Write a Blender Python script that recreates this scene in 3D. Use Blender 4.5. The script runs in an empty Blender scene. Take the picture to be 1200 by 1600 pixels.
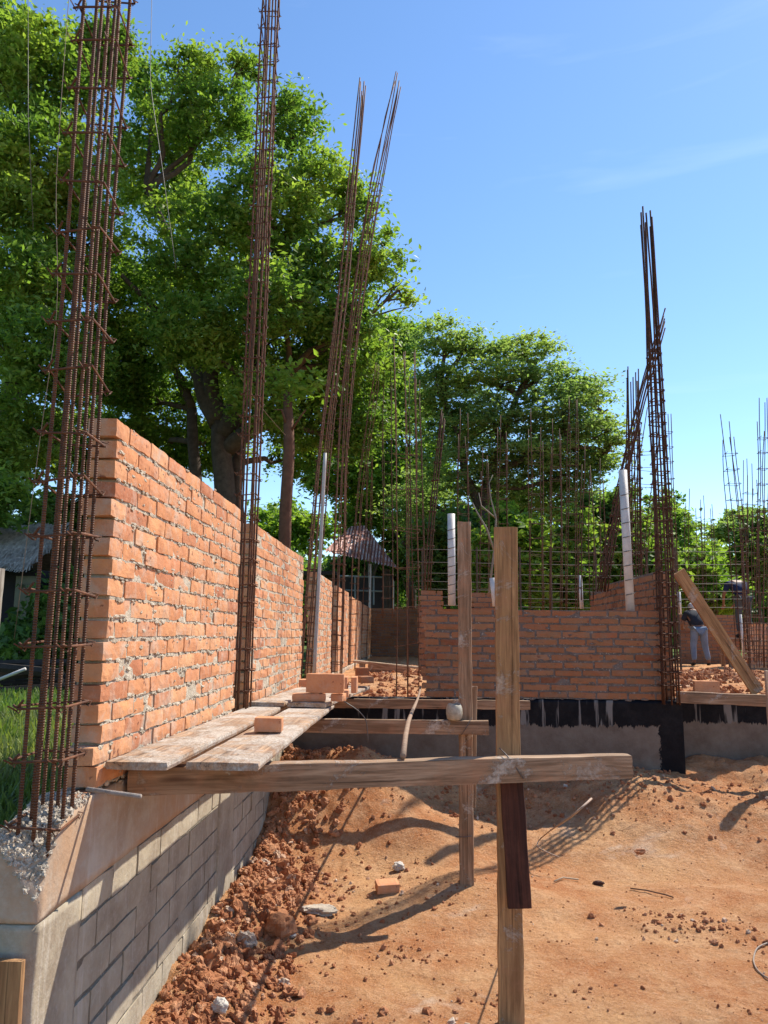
import bpy, math, random
import numpy as np
from mathutils import Vector, Matrix, noise
random.seed(7); rng = np.random.default_rng(7)
sc = bpy.context.scene
COL = sc.collection
D = math.radians
# ------------------------------------------------------------------ camera
F_PX = 1200.0; EYE = 1.9; YAW, PITCH, ROLL = 2.1993, 8.9785, 0.5
def cam_axes():
    y, p, r = D(YAW), D(PITCH), D(ROLL)
    f = np.array([-math.sin(y)*math.cos(p), math.cos(y)*math.cos(p), math.sin(p)])
    r0 = np.array([math.cos(y), math.sin(y), 0.0]); u0 = np.cross(r0, f)
    return f, r0*math.cos(r)+u0*math.sin(r), -r0*math.sin(r)+u0*math.cos(r)
cF, cR, cU = cam_axes()
EYEP = np.array([0, 0, EYE])
def at(px, py, Y=None, X=None, Z=None):
    """point of the place seen at a photo pixel, at a measured distance Y, lateral X or height Z"""
    d = cF + cR*((px-600)/F_PX) + cU*((800-py)/F_PX)
    t = Y/d[1] if Y is not None else (X/d[0] if X is not None else (Z-EYE)/d[2])
    return EYEP + d*t
cam_d = bpy.data.cameras.new('camera'); cam = bpy.data.objects.new('camera', cam_d); COL.objects.link(cam)
cam_d.sensor_fit = 'HORIZONTAL'; cam_d.sensor_width = 36; cam_d.lens = 36*F_PX/1200
cam_d.clip_end = 2000; cam_d.clip_start = 0.05
M = Matrix((tuple(cR), tuple(cU), tuple(-cF))).transposed().to_4x4(); M.translation = EYEP
cam.matrix_world = M
sc.camera = cam
# ------------------------------------------------------------------ light
SUN = Vector((1.0, 0.9, 1.65)).normalized()
sun_el = math.asin(SUN.z); sun_az = math.atan2(SUN.x, SUN.y)
w = bpy.data.worlds.new('World'); sc.world = w; w.use_nodes = True
nt = w.node_tree; nt.nodes.clear()
sky = nt.nodes.new('ShaderNodeTexSky'); sky.sky_type = 'NISHITA'; sky.sun_disc = False
sky.sun_elevation = sun_el; sky.sun_rotation = sun_az
sky.air_density = 1.0; sky.dust_density = 0.1; sky.ozone_density = 3.0; sky.altitude = 100
bgn = nt.nodes.new('ShaderNodeBackground'); bgn.inputs[1].default_value = 0.15
out = nt.nodes.new('ShaderNodeOutputWorld')
# faint cirrus streaks of the real sky, placed by direction
tc = nt.nodes.new('ShaderNodeTexCoord'); mp = nt.nodes.new('ShaderNodeMapping')
mp.inputs['Rotation'].default_value = (D(6), D(-12), 0.9); mp.inputs['Scale'].default_value = (1.4, 1.4, 13)
nz = nt.nodes.new('ShaderNodeTexNoise'); nz.inputs['Scale'].default_value = 1.7; nz.inputs['Detail'].default_value = 5; nz.inputs['Distortion'].default_value = 0.5
rp = nt.nodes.new('ShaderNodeValToRGB'); rp.color_ramp.elements[0].position = 0.60; rp.color_ramp.elements[1].position = 0.9
rp.color_ramp.elements[1].color = (0.12, 0.12, 0.12, 1)
mx = nt.nodes.new('ShaderNodeMix'); mx.data_type = 'RGBA'; mx.inputs['B'].default_value = (6.5, 7.2, 8.0, 1)
nt.links.new(tc.outputs['Generated'], mp.inputs[0]); nt.links.new(mp.outputs[0], nz.inputs['Vector'])
nt.links.new(nz.outputs['Fac'], rp.inputs[0]); nt.links.new(rp.outputs[0], mx.inputs['Factor'])
hs = nt.nodes.new('ShaderNodeHueSaturation'); hs.inputs['Saturation'].default_value = 1.1; nt.links.new(sky.outputs[0], hs.inputs['Color']); nt.links.new(hs.outputs[0], mx.inputs['A']); nt.links.new(mx.outputs['Result'], bgn.inputs[0]); nt.links.new(bgn.outputs[0], out.inputs[0])
sl = bpy.data.lights.new('sun', 'SUN'); sl.energy = 5.0; sc.cycles.diffuse_bounces = 3; sl.angle = D(0.53); sl.color = (1.0, 0.92, 0.79)
so = bpy.data.objects.new('sun', sl); COL.objects.link(so); so.rotation_euler = SUN.to_track_quat('Z', 'Y').to_euler(); so.location = (20, 18, 33)
sc.view_settings.view_transform = 'Standard'; sc.view_settings.look = 'None'; sc.view_settings.gamma = 1
sc.view_settings.exposure = 0.58
sc.cycles.max_bounces = 8; sc.cycles.transparent_max_bounces = 4
# ------------------------------------------------------------------ object helpers
def props(o, label=None, cat=None, group=None, kind=None):
    for k, v in (('label', label), ('category', cat), ('group', group), ('kind', kind)):
        if v: o[k] = v
    return o
def empty(name, loc, label, cat, group=None):
    o = bpy.data.objects.new(name, None); COL.objects.link(o); o.location = loc; o.empty_display_size = 0.2
    return props(o, label, cat, group)
def mesh_np(name, V, Fc, smooth=False):
    """V (n,3), Fc (m,4) or list of arrays of equal-size faces"""
    me = bpy.data.meshes.new(name)
    V = np.asarray(V, np.float32)
    if not isinstance(Fc, list): Fc = [Fc]
    Fc = [np.asarray(f, np.int32) for f in Fc if len(f)]
    nl = sum(f.size for f in Fc); nf = sum(len(f) for f in Fc)
    me.vertices.add(len(V)); me.vertices.foreach_set('co', V.ravel())
    me.loops.add(nl); me.loops.foreach_set('vertex_index', np.concatenate([f.ravel() for f in Fc]))
    me.polygons.add(nf)
    tot = np.concatenate([np.full(len(f), f.shape[1], np.int32) for f in Fc])
    st = np.concatenate([[0], np.cumsum(tot)[:-1]]).astype(np.int32)
    me.polygons.foreach_set('loop_start', st); me.polygons.foreach_set('loop_total', tot)
    me.polygons.foreach_set('use_smooth', np.full(nf, smooth))
    me.update(calc_edges=True); me.validate()
    return me
def ob(name, me, mat, parent=None, loc=None, world=True):
    """link a mesh; its vertices are world coordinates when a parent / loc base is given"""
    o = bpy.data.objects.new(name, me); COL.objects.link(o)
    if mat is not None and not me.materials: me.materials.append(mat)
    if parent is not None:
        o.parent = parent
        if world and me.users == 1: me.transform(Matrix.Translation(-Vector(parent.location)))
    elif loc is not None:
        me.transform(Matrix.Translation(-Vector(loc))); o.location = loc
    return o
class MB:
    def __init__(s): s.V = []; s.Q = []; s.T = []; s.n = 0
    def add(s, V, Q=(), T=()):
        V = np.asarray(V, float).reshape(-1, 3)
        if len(Q): s.Q.append(np.asarray(Q, int)+s.n)
        if len(T): s.T.append(np.asarray(T, int)+s.n)
        s.V.append(V); s.n += len(V)
    def mesh(s, name, smooth=False):
        f = []
        if s.Q: f.append(np.concatenate(s.Q))
        if s.T: f.append(np.concatenate(s.T))
        return mesh_np(name, np.concatenate(s.V), f, smooth)
    def box(s, x0, x1, y0, y1, z0, z1):
        V = [(x, y, z) for x in (x0, x1) for y in (y0, y1) for z in (z0, z1)]
        s.add(V, BOXQ)
    def tube(s, pts, r, k=6, cap=True):
        P = np.asarray(pts, float); n = len(P)
        r = np.full(n, r) if np.isscalar(r) else np.asarray(r, float)
        T = np.gradient(P, axis=0); T /= np.linalg.norm(T, axis=1)[:, None]+1e-12
        ref = np.array([0.0, 0, 1]) if abs(T[0][2]) < 0.9 else np.array([1.0, 0, 0])
        A = np.cross(T, ref); A /= np.linalg.norm(A, axis=1)[:, None]+1e-12
        B = np.cross(T, A)
        a = np.arange(k)*2*math.pi/k
        V = (P[:, None]+r[:, None, None]*(np.cos(a)[None, :, None]*A[:, None]+np.sin(a)[None, :, None]*B[:, None])).reshape(-1, 3)
        i = np.arange(n-1)[:, None]*k; j = np.arange(k)[None]; j2 = (j+1) % k
        Q = np.stack([i+j, i+j2, i+k+j2, i+k+j], -1).reshape(-1, 4)
        T_ = []
        if cap:
            V = np.concatenate([V, P[:1], P[-1:]]); c0, c1 = n*k, n*k+1
            T_ = [(c0, (q+1) % k, q) for q in range(k)]+[(c1, (n-1)*k+q, (n-1)*k+(q+1) % k) for q in range(k)]
        s.add(V, Q, T_)
BOXQ = [(0, 1, 3, 2), (4, 6, 7, 5), (0, 4, 5, 1), (2, 3, 7, 6), (0, 2, 6, 4), (1, 5, 7, 3)]
def grid_box(nx, ny, nz):
    """unit box -0.5..0.5 with subdivided faces, shared vertices"""
    idx = {}; V = []; Q = []
    def v(i, j, k):
        if (i, j, k) not in idx: idx[(i, j, k)] = len(V); V.append((i/nx-.5, j/ny-.5, k/nz-.5))
        return idx[(i, j, k)]
    for k, s in ((0, 0), (nz, 1)):
        for i in range(nx):
            for j in range(ny):
                q = [v(i, j, k), v(i+1, j, k), v(i+1, j+1, k), v(i, j+1, k)]; Q.append(q if s else q[::-1])
    for j, s in ((0, 1), (ny, 0)):
        for i in range(nx):
            for k in range(nz):
                q = [v(i, j, k), v(i+1, j, k), v(i+1, j, k+1), v(i, j, k+1)]; Q.append(q if s else q[::-1])
    for i, s in ((0, 0), (nx, 1)):
        for j in range(ny):
            for k in range(nz):
                q = [v(i, j, k), v(i, j+1, k), v(i, j+1, k+1), v(i, j, k+1)]; Q.append(q if s else q[::-1])
    return np.array(V), np.array(Q)
def sphere_box(n=3):
    T, Q = grid_box(n, n, n); T = T/np.linalg.norm(T, axis=1)[:, None]; return T, Q
SB, SBQ = sphere_box(3); SB2, SBQ2 = sphere_box(6)
# cheap vectorised value noise
_perm = rng.random((64, 64, 64))
def vnoise(P):
    P = np.asarray(P, float); i = np.floor(P).astype(int); f = P-i; f = f*f*(3-2*f); i %= 64
    r = 0
    for a in (0, 1):
        for b in (0, 1):
            for c in (0, 1):
                wgt = (f[..., 0] if a else 1-f[..., 0])*(f[..., 1] if b else 1-f[..., 1])*(f[..., 2] if c else 1-f[..., 2])
                r = r+wgt*_perm[(i[..., 0]+a) % 64, (i[..., 1]+b) % 64, (i[..., 2]+c) % 64]
    return r*2-1
def fbm(P, o=4):
    P = np.asarray(P, float); s = 0; a = 1; t = 0
    for k in range(o): s = s+a*vnoise(P*(2**k)+k*7.3); t += a; a *= .5
    return s/t
# ------------------------------------------------------------------ materials
class Mat:
    def __init__(s, name, rough=0.9, spec=0.3):
        s.m = bpy.data.materials.new(name); s.m.use_nodes = True; s.t = s.m.node_tree
        s.b = s.t.nodes['Principled BSDF']; s.b.inputs['Roughness'].default_value = rough
        s.b.inputs['Specular IOR Level'].default_value = spec
        s.co = s.t.nodes.new('ShaderNodeTexCoord').outputs['Object']
    def L(s, a, b): s.t.links.new(a, b)
    def map(s, scale=(1, 1, 1), src=None, rot=(0, 0, 0)):
        n = s.t.nodes.new('ShaderNodeMapping'); n.inputs['Scale'].default_value = scale; n.inputs['Rotation'].default_value = rot
        s.L(src or s.co, n.inputs[0]); return n.outputs[0]
    def noise(s, scale, detail=6, rough=.6, dist=0, src=None):
        n = s.t.nodes.new('ShaderNodeTexNoise'); n.inputs['Scale'].default_value = scale; n.inputs['Detail'].default_value = detail
        n.inputs['Roughness'].default_value = rough; n.inputs['Distortion'].default_value = dist
        s.L(src or s.co, n.inputs['Vector']); return n.outputs['Fac']
    def vor(s, scale, feat='F1', src=None):
        n = s.t.nodes.new('ShaderNodeTexVoronoi'); n.feature = feat; n.inputs['Scale'].default_value = scale
        s.L(src or s.co, n.inputs['Vector']); return n.outputs[0]
    def ramp(s, fac, stops):
        n = s.t.nodes.new('ShaderNodeValToRGB'); e = n.color_ramp.elements
        while len(e) < len(stops): e.new(0.5)
        for k, (p, c) in enumerate(stops):
            e[k].position = p; e[k].color = (c, c, c, 1) if np.isscalar(c) else (*c, 1)
        s.L(fac, n.inputs[0]); return n.outputs[0]
    def mix(s, fac, a, b, mode='MIX'):
        n = s.t.nodes.new('ShaderNodeMix'); n.data_type = 'RGBA'; n.blend_type = mode
        for sock, v in ((n.inputs['Factor'], fac), (n.inputs['A'], a), (n.inputs['B'], b)):
            if hasattr(v, 'is_linked') or hasattr(v, 'links'): s.L(v, sock)
            elif np.isscalar(v): sock.default_value = v if sock.type == 'VALUE' else (v, v, v, 1)
            else: sock.default_value = (*v, 1)
        return n.outputs['Result']
    def math(s, op, a, b=0.0):
        n = s.t.nodes.new('ShaderNodeMath'); n.operation = op
        for sock, v in ((n.inputs[0], a), (n.inputs[1], b)):
            if np.isscalar(v): sock.default_value = v
            else: s.L(v, sock)
        return n.outputs[0]
    def sep(s, src=None):
        n = s.t.nodes.new('ShaderNodeSeparateXYZ'); s.L(src or s.co, n.inputs[0]); return n.outputs
    def island(s):
        n = s.t.nodes.new('ShaderNodeNewGeometry'); return n.outputs['Random Per Island']
    def objrand(s):
        n = s.t.nodes.new('ShaderNodeObjectInfo'); return n.outputs['Random']
    def bump(s, h, strength=.5, dist=.01, prev=None):
        n = s.t.nodes.new('ShaderNodeBump'); n.inputs['Strength'].default_value = strength; n.inputs['Distance'].default_value = dist
        s.L(h, n.inputs['Height'])
        if prev is not None: s.L(prev, n.inputs['Normal'])
        return n.outputs[0]
    def fin(s, col=None, nrm=None, rough=None):
        if col is not None: s.L(col, s.b.inputs['Base Color'])
        if nrm is not None: s.L(nrm, s.b.inputs['Normal'])
        if rough is not None: s.L(rough, s.b.inputs['Roughness'])
        return s.m
def m_brick(name, smear=.5, hue=1.0):
    m = Mat(name, .92, .2)
    r = m.island()
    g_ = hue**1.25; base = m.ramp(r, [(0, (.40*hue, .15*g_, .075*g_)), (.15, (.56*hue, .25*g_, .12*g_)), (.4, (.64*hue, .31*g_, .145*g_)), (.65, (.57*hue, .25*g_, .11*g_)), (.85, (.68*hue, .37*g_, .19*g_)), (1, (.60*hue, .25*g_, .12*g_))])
    n1 = m.noise(9, 8, .65); base = m.mix(m.ramp(n1, [(.35, 0), (.7, .55)]), base, (.38*hue, .145, .08))
    n2 = m.noise(38, 5, .7); base = m.mix(m.ramp(n2, [(.55, 0), (.72, .45)]), base, (.66*hue, .38*hue, .25*hue))
    n3 = m.noise(5.5, 9, .72, .4); base = m.mix(m.ramp(n3, [(.5, 0), (.64, smear*.7), (.75, smear)]), base, (.50*hue, .42*hue, .34*hue))
    n4 = m.noise(22, 3, .5); base = m.mix(m.ramp(n4, [(.66, 0), (.72, .8)]), base, (.16, .06, .04))
    b = m.bump(m.noise(70, 6, .7), .5, .004); b = m.bump(m.noise(14, 4, .6), .6, .012, b)
    return m.fin(base, b)
def m_mortar(name, c=(.44, .40, .35)):
    m = Mat(name, .95, .15)
    col = m.mix(m.ramp(m.noise(14, 7, .7), [(.35, 0), (.65, 1)]), c, tuple(x*.62 for x in c))
    col = m.mix(m.ramp(m.noise(45, 4, .7), [(.58, 0), (.7, .7)]), col, (.60, .56, .50))
    b = m.bump(m.noise(60, 7, .75), .9, .008); b = m.bump(m.noise(18, 5, .7), .8, .02, b)
    return m.fin(col, b)
def m_concrete(name, c1=(.36, .33, .29), c2=(.25, .2, .16), stain=None):
    m = Mat(name, .9, .2)
    col = m.mix(m.ramp(m.noise(3.0, 8, .65, .3), [(.35, 0), (.65, 1)]), c1, c2)
    col = m.mix(m.ramp(m.noise(40, 5, .7), [(.5, 0), (.75, .5)]), col, (.5, .46, .4))
    if stain: col = m.mix(m.ramp(m.noise(1.6, 7, .7, .5), [(.42, 0), (.6, .85)]), col, stain)
    drip = m.noise(6, 5, .6, src=m.map((1, 3.2, .3)))
    col = m.mix(m.ramp(drip, [(.56, 0), (.66, .4)]), col, (.55, .5, .43))
    b = m.bump(m.noise(55, 7, .7), .5, .006); b = m.bump(m.noise(9, 4), .4, .02, b)
    return m.fin(col, b)
def m_wood(name, c1=(.42, .285, .185), c2=(.20, .12, .07), dirt=0.45, mortar=0.0, dirtc=(.4, .19, .1)):
    m = Mat(name, .8, .25)
    lo = m.map((1.2, 14, 14)); fi = m.map((3, 90, 90))
    r = m.objrand()
    v = m.t.nodes.new('ShaderNodeVectorMath'); v.operation = 'ADD'; m.L(lo, v.inputs[0])
    cb = m.t.nodes.new('ShaderNodeCombineXYZ'); m.L(m.math('MULTIPLY', r, 37.0), cb.inputs[0]); m.L(cb.outputs[0], v.inputs[1])
    g = m.noise(1.0, 6, .6, 1.3, v.outputs[0])
    col = m.mix(m.ramp(g, [(.38, 0), (.5, .55), (.62, 1)]), c1, c2)
    g2 = m.noise(1.0, 4, .7, .2, fi); col = m.mix(m.ramp(g2, [(.45, 0), (.7, .65)]), col, tuple(x*.38 for x in c2))
    g3 = m.noise(1.0, 3, .6, .5, m.map((.8, 40, 40))); col = m.mix(m.ramp(g3, [(.60, 0), (.66, .75)]), col, tuple(x*.3 for x in c2))
    kn = m.vor(1.0, src=m.map((1.6, 7, 7))); col = m.mix(m.ramp(kn, [(.07, .9), (.16, 0)]), col, (.10, .05, .03))
    col = m.mix(m.ramp(m.noise(4, 6, .7), [(.5, 0), (.68, dirt)]), col, dirtc)
    if mortar: 
        mm = m.ramp(m.noise(3.2, 9, .75, .6), ([(.44, 0), (.56, mortar)] if mortar > .8 else [(.56, 0), (.62, mortar)]))
        mc = m.mix(m.ramp(m.noise(60, 4, .7), [(.4, 0), (.65, 1)]), (.62, .57, .5), (.33, .27, .22))
        col = m.mix(mm, col, mc)
    b = m.bump(g2, .45, .004); b = m.bump(g, .35, .006, b); b = m.bump(m.noise(50, 4), .25, .003, b)
    if mortar: b = m.bump(m.math('MULTIPLY', mm, m.noise(45, 6, .8)), .9, .012, b)
    return m.fin(col, b)
def m_rust(name, c=1.0, ribs=True):
    m = Mat(name, .75, .35)
    col = m.ramp(m.noise(16, 6, .7), [(.3, (.085*c, .036*c, .022*c)), (.5, (.19*c, .075*c, .035*c)), (.68, (.33*c, .13*c, .055*c)), (.8, (.30*c, .20*c, .14*c))])
    b = m.bump(m.noise(120, 4), .4, .002)
    if ribs:
        wv = m.t.nodes.new('ShaderNodeTexWave'); wv.bands_direction = 'Z'; wv.inputs['Scale'].default_value = 33; wv.inputs['Distortion'].default_value = 0
        m.L(m.co, wv.inputs['Vector']); b = m.bump(wv.outputs['Fac'], .9, .004, b)
        col = m.mix(m.ramp(wv.outputs['Fac'], [(.6, 0), (1, .35)]), col, (.38*c, .25*c, .17*c))
    return m.fin(col, b)
def m_plain(name, c, rough=.7, var=.25, sc_=12, bumpd=.003):
    m = Mat(name, rough, .3)
    col = m.mix(m.ramp(m.noise(sc_, 6, .65), [(.35, 0), (.7, 1)]), c, tuple(x*(1-var) for x in c))
    return m.fin(col, m.bump(m.noise(sc_*5, 5), .4, bumpd))
def m_leaf(name, c1, c2, c3, trans=.45):
    m = Mat(name, .5, .35); t = m.t
    r = m.island()
    big = m.noise(.55, 3, .5)
    col = m.mix(m.ramp(r, [(0, 0), (1, 1)]), c1, c2)
    col = m.mix(m.ramp(big, [(.45, 0), (.62, .8)]), col, c3)
    tr = t.nodes.new('ShaderNodeBsdfTranslucent')
    yel = m.mix(1.0, col, (1.4, 1.45, .62), 'MULTIPLY'); m.L(yel, tr.inputs[0])
    mxs = t.nodes.new('ShaderNodeMixShader'); mxs.inputs[0].default_value = trans
    m.L(col, m.b.inputs['Base Color'])
    m.L(m.b.outputs[0], mxs.inputs[1]); m.L(tr.outputs[0], mxs.inputs[2])
    m.L(mxs.outputs[0], t.nodes['Material Output'].inputs['Surface'])
    return m.m
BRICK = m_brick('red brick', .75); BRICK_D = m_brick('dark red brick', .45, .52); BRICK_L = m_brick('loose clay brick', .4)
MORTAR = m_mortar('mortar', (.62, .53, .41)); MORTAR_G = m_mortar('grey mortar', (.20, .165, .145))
CONC = m_concrete('cement render', (.50, .44, .36), (.34, .25, .18), stain=(.40, .25, .15))
BLOCK = m_concrete('cement block', (.43, .375, .28), (.27, .22, .16)); JOINT = m_mortar('block joint', (.24, .21, .165))
CONC_G = m_concrete('grey concrete', (.30, .27, .24), (.2, .17, .14), stain=(.27, .15, .1))
WOOD = m_wood('weathered pine', mortar=.6); WOOD_M = m_wood('plank with mortar spill', (.50, .34, .22), (.30, .19, .12), .4, .85)
WOOD_O = m_wood('orange stained pine', (.48, .28, .13), (.26, .135, .06), .45, .45); WOOD_B = m_wood('dark stained board', (.10, .035, .022), (.045, .018, .014), .25, dirtc=(.17, .07, .045))
WOOD_W = m_wood('pale pine', (.60, .45, .32), (.42, .3, .2), .15)
RUST = m_rust('rusty ribbed steel', .58); RUST_F = m_rust('rusty steel', .6, False); RUST_D = m_rust('dark rusty steel', .38, False)
PVC = m_plain('white plastic pipe', (.62, .59, .56), .5, .3, 6); WIRE = m_plain('dull wire', (.12, .10, .09), .5)
BARK = m_plain('bark', (.10, .075, .055), .95, .5, 8, .02); BARK_R = m_plain('reddish bark', (.16, .075, .045), .95, .4, 8, .02)
STONE = m_plain('pale stone', (.55, .50, .44), .9, .3, 8, .01)
def m_dirt():
    m = Mat('red earth', .97, .1)
    col = m.mix(m.ramp(m.noise(.9, 8, .62, .3), [(.38, 0), (.60, 1)]), (.60, .33, .155), (.45, .175, .065))
    col = m.mix(m.ramp(m.noise(5, 9, .7), [(.45, 0), (.7, .8)]), col, (.66, .40, .22))
    col = m.mix(m.ramp(m.noise(30, 6, .75), [(.48, 0), (.7, .7)]), col, (.34, .135, .06))
    col = m.mix(m.ramp(m.noise(75, 4, .8), [(.5, 0), (.66, .55)]), col, (.66, .43, .27))
    col = m.mix(m.ramp(m.noise(1.3, 8, .7, .7, m.map((1, 1, 1), rot=(0, 0, 1))), [(.60, 0), (.68, .55), (.78, .9)]), col, (.66, .50, .38))
    col = m.mix(m.ramp(m.noise(90, 3, .6), [(.62, 0), (.7, .6)]), col, (.62, .45, .32))
    col = m.mix(m.ramp(m.noise(11, 8, .8, .4), [(.56, 0), (.66, .45)]), col, (.30, .125, .055))
    b = m.bump(m.noise(150, 5, .8), .9, .008); b = m.bump(m.noise(28, 8, .75), 1.0, .03, b); b = m.bump(m.noise(5, 5, .6), .5, .06, b)
    # grass-covered soil on the lawn side and past the building plot
    x = m.sep(); lawn = m.math('LESS_THAN', x[0], -1.50); far = m.math('GREATER_THAN', x[1], 27.0)
    g = m.mix(m.ramp(m.noise(3, 6, .7), [(.4, 0), (.65, 1)]), (.07, .13, .025), (.13, .15, .05))
    col = m.mix(m.math('MAXIMUM', lawn, far), col, g)
    return m.fin(col, b)
DIRT = m_dirt()
def m_clod():
    m = Mat('earth clods', .97, .1); r = m.island()
    col = m.ramp(r, [(0, (.30, .12, .06)), (.5, (.40, .175, .085)), (.92, (.52, .27, .15)), (.975, (.55, .40, .29)), (1, (.60, .5, .4))])
    col = m.mix(m.ramp(m.noise(25, 5, .7), [(.4, 0), (.7, .5)]), col, (.3, .12, .06))
    return m.fin(col, m.bump(m.noise(60, 6, .75), .8, .012))
CLOD = m_clod()
# ------------------------------------------------------------------ ground: one sheet to the horizon
WX = -1.28                       # face of the long left wall
def sstep(a, b, x): t = np.clip((x-a)/(b-a), 0, 1); return t*t*(3-2*t)
def pit_height(x, y):
    P = np.stack([x, y, np.zeros_like(x)], -1)
    h = 0.0 + .60*sstep(6.35, 8.1, y) * (1-.25*sstep(-.5, .8, x)*(1-sstep(1.2, 2.2, x)))
    h += .12*np.exp(-((x+1.28)/.30)**2)*sstep(3.2, 4.6, y)              # heap of clods along the block wall
    h += .22*np.exp(-((x+.55)/.55)**2-((y-7.6)/.5)**2)                  # mound under the beams
    h += .13*np.exp(-((x-.15)/.5)**2-((y-6.9)/.35)**2)
    h -= .12*np.exp(-((x-.9)/.8)**2-((y-7.55)/.3)**2)
    h -= .20*np.exp(-((x-3.2)/.8)**2-((y-8.0)/.45)**2)
    h += .06*np.exp(-((x-4.6)/1.0)**2-((y-8.1)/.6)**2)
    h += .12*np.exp(-((x-.45)/.7)**2-((y-6.1)/.45)**2)
    h += .035*fbm(P*.7, 3)*sstep(2, 5, y)
    amp = .017+.06*np.exp(-((x+1.1)/.45)**2)+.038*sstep(6.8, 7.5, y)+.02*np.exp(-((x-1.9)/.4)**2-((y-5.4)/.3)**2)
    h -= .012*np.maximum(0, vnoise(P*np.array([2.2, 3.4, 1])+11)-.25)*sstep(3, 4, y)*3
    n = fbm(P*4.5, 5); h += amp*(n+.6*np.abs(fbm(P*13+5, 4)))
    return h
def fill_height(x, y):
    P = np.stack([x, y, np.zeros_like(x)], -1)
    h = 1.16+.04*fbm(P*.8, 3)+.06*np.abs(fbm(P*4, 5))*(y < 40)
    h += .10*np.exp(-((x-4.6)/2.0)**2-((y-12)/2.5)**2)+.14*np.exp(-((x+.2)/.5)**2-((y-11.2)/1.2)**2)
    return h
def lawn_height(x, y):
    P = np.stack([x, y, np.zeros_like(x)], -1); return 1.09+.03*fbm(P*1.5, 3)-.26*np.exp(-np.maximum(y-2.8, 0)/.35)
def ground_h(x, y):
    x = np.asarray(x, float); y = np.asarray(y, float)
    back = np.where(x > 2.73, 8.84, 8.38)
    k = sstep(-.02, .02, y-back)                    # pit -> fill, inside the foundation wall
    h = pit_height(x, y)*(1-k)+fill_height(x, y)*k
    l = sstep(-.03, .03, -1.37-x)*sstep(-.03, .03, y-2.87)   # lawn side, inside the left foundation
    h = h*(1-l)+lawn_height(x, y)*l
    return h
def build_ground():
    def seg(*s):
        o = []
        for a, b, st in s: o += list(np.arange(a, b, st))
        return np.array(o)
    gx = seg((-900, -100, 100), (-100, -20, 10), (-20, -6, 1), (-6, -2, .15), (-2, -1.5, .05), (-1.5, 1.6, .02), (1.6, 4.6, .026), (4.6, 9, .12), (9, 20, 1), (20, 100, 10), (100, 1000, 100))
    gy = seg((-900, -100, 100), (-100, -10, 10), (-10, 2, .7), (2, 3.4, .06), (3.4, 8.9, .024), (8.9, 14, .06), (14, 24, .2), (24, 60, 3), (60, 200, 20), (200, 1000, 100))
    X, Y = np.meshgrid(gx, gy, indexing='ij'); Z = ground_h(X, Y)
    V = np.stack([X, Y, Z], -1).reshape(-1, 3); nx, ny = len(gx), len(gy)
    i = np.arange(nx-1)[:, None]*ny; j = np.arange(ny-1)[None]
    Q = np.stack([i+j, i+ny+j, i+ny+j+1, i+j+1], -1).reshape(-1, 4)
    me = mesh_np('ground', V, Q, True)
    props(ob('ground', me, DIRT), kind='structure')
build_ground()
# ------------------------------------------------------------------ masonry
def brick_boxes(L, H, ch, bl, joint, depth, detail, jag0=.03, jag1=.03, rough=.004, seed=0, hz=None, flat=False):
    """running-bond bricks in wall space: u along, v up, w outward (front face near w=0)"""
    rr = np.random.default_rng(seed); mb = MB()
    T, Q = grid_box(*((7, 2, 3) if detail == 2 else (2, 1, 2) if detail == 1 else (1, 1, 1)))
    if detail: 
        e = .5-np.abs(T); # pull corners in a little
    n = int(round(H/ch))
    for c in range(n):
        v0 = c*ch; off = (bl*.5 if c % 2 else 0)+rr.uniform(-.03, .03)
        u = -off
        while u < L-.02:
            l = bl*rr.uniform(.9, 1.1); a = max(u, rr.uniform(-jag0, jag0*.4)) if u < .02 else u
            b = u+l-joint
            if b > L-.05: b = L+rr.uniform(-jag1*.5, jag1)
            if b-a > .05:
                cu, cv = (a+b)/2, v0+ch/2; su, sv = b-a, (ch-joint)*rr.uniform(.93, 1.09)
                if hz is not None and v0+ch > hz(cu): u += l; continue
                V = T*np.array([su, depth, sv])
                if detail:
                    r_ = .003 if detail == 2 else .003
                    near = (np.abs(T) > .49).sum(1)
                    sh = np.sign(T)*r_*(near >= 2)[:, None]*.6; sh[near >= 3] *= 1.3
                    V = V-sh
                    V += rr.normal(0, rough*(.45 if detail == 1 else .12), V.shape)
                    if detail == 2:
                        W = V+np.array([cu, 0, cv]); 
                        V += rough*np.array([1.5, .8, 1.5])*np.stack([fbm(W*16+s_, 3) for s_ in (0, 9, 23)], -1)
                ang = rr.normal(0, .012); ca, sa = math.cos(ang), math.sin(ang)
                X = V[:, 0]*ca-V[:, 2]*sa; Z = V[:, 0]*sa+V[:, 2]*ca
                yaw = rr.normal(0, .01 if detail else .004)
                V = np.stack([X+cu, V[:, 1]+X*yaw-depth/2+rr.normal(0, rough*.6), Z+cv+.006*math.sin(cu*2.1+c*.7+seed)], -1)
                mb.add(V, Q)
            u += l
            if b >= L-.05: break
    return mb
def place_uvw(mb_or_V, o, du, dw):
    """u -> du, w(outward) -> dw, v -> up"""
    du = np.array(du, float); dw = np.array(dw, float); o = np.array(o, float)
    return lambda V: o+V[:, :1]*du+V[:, 1:2]*dw+V[:, 2:3]*np.array([0, 0, 1.0])
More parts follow.
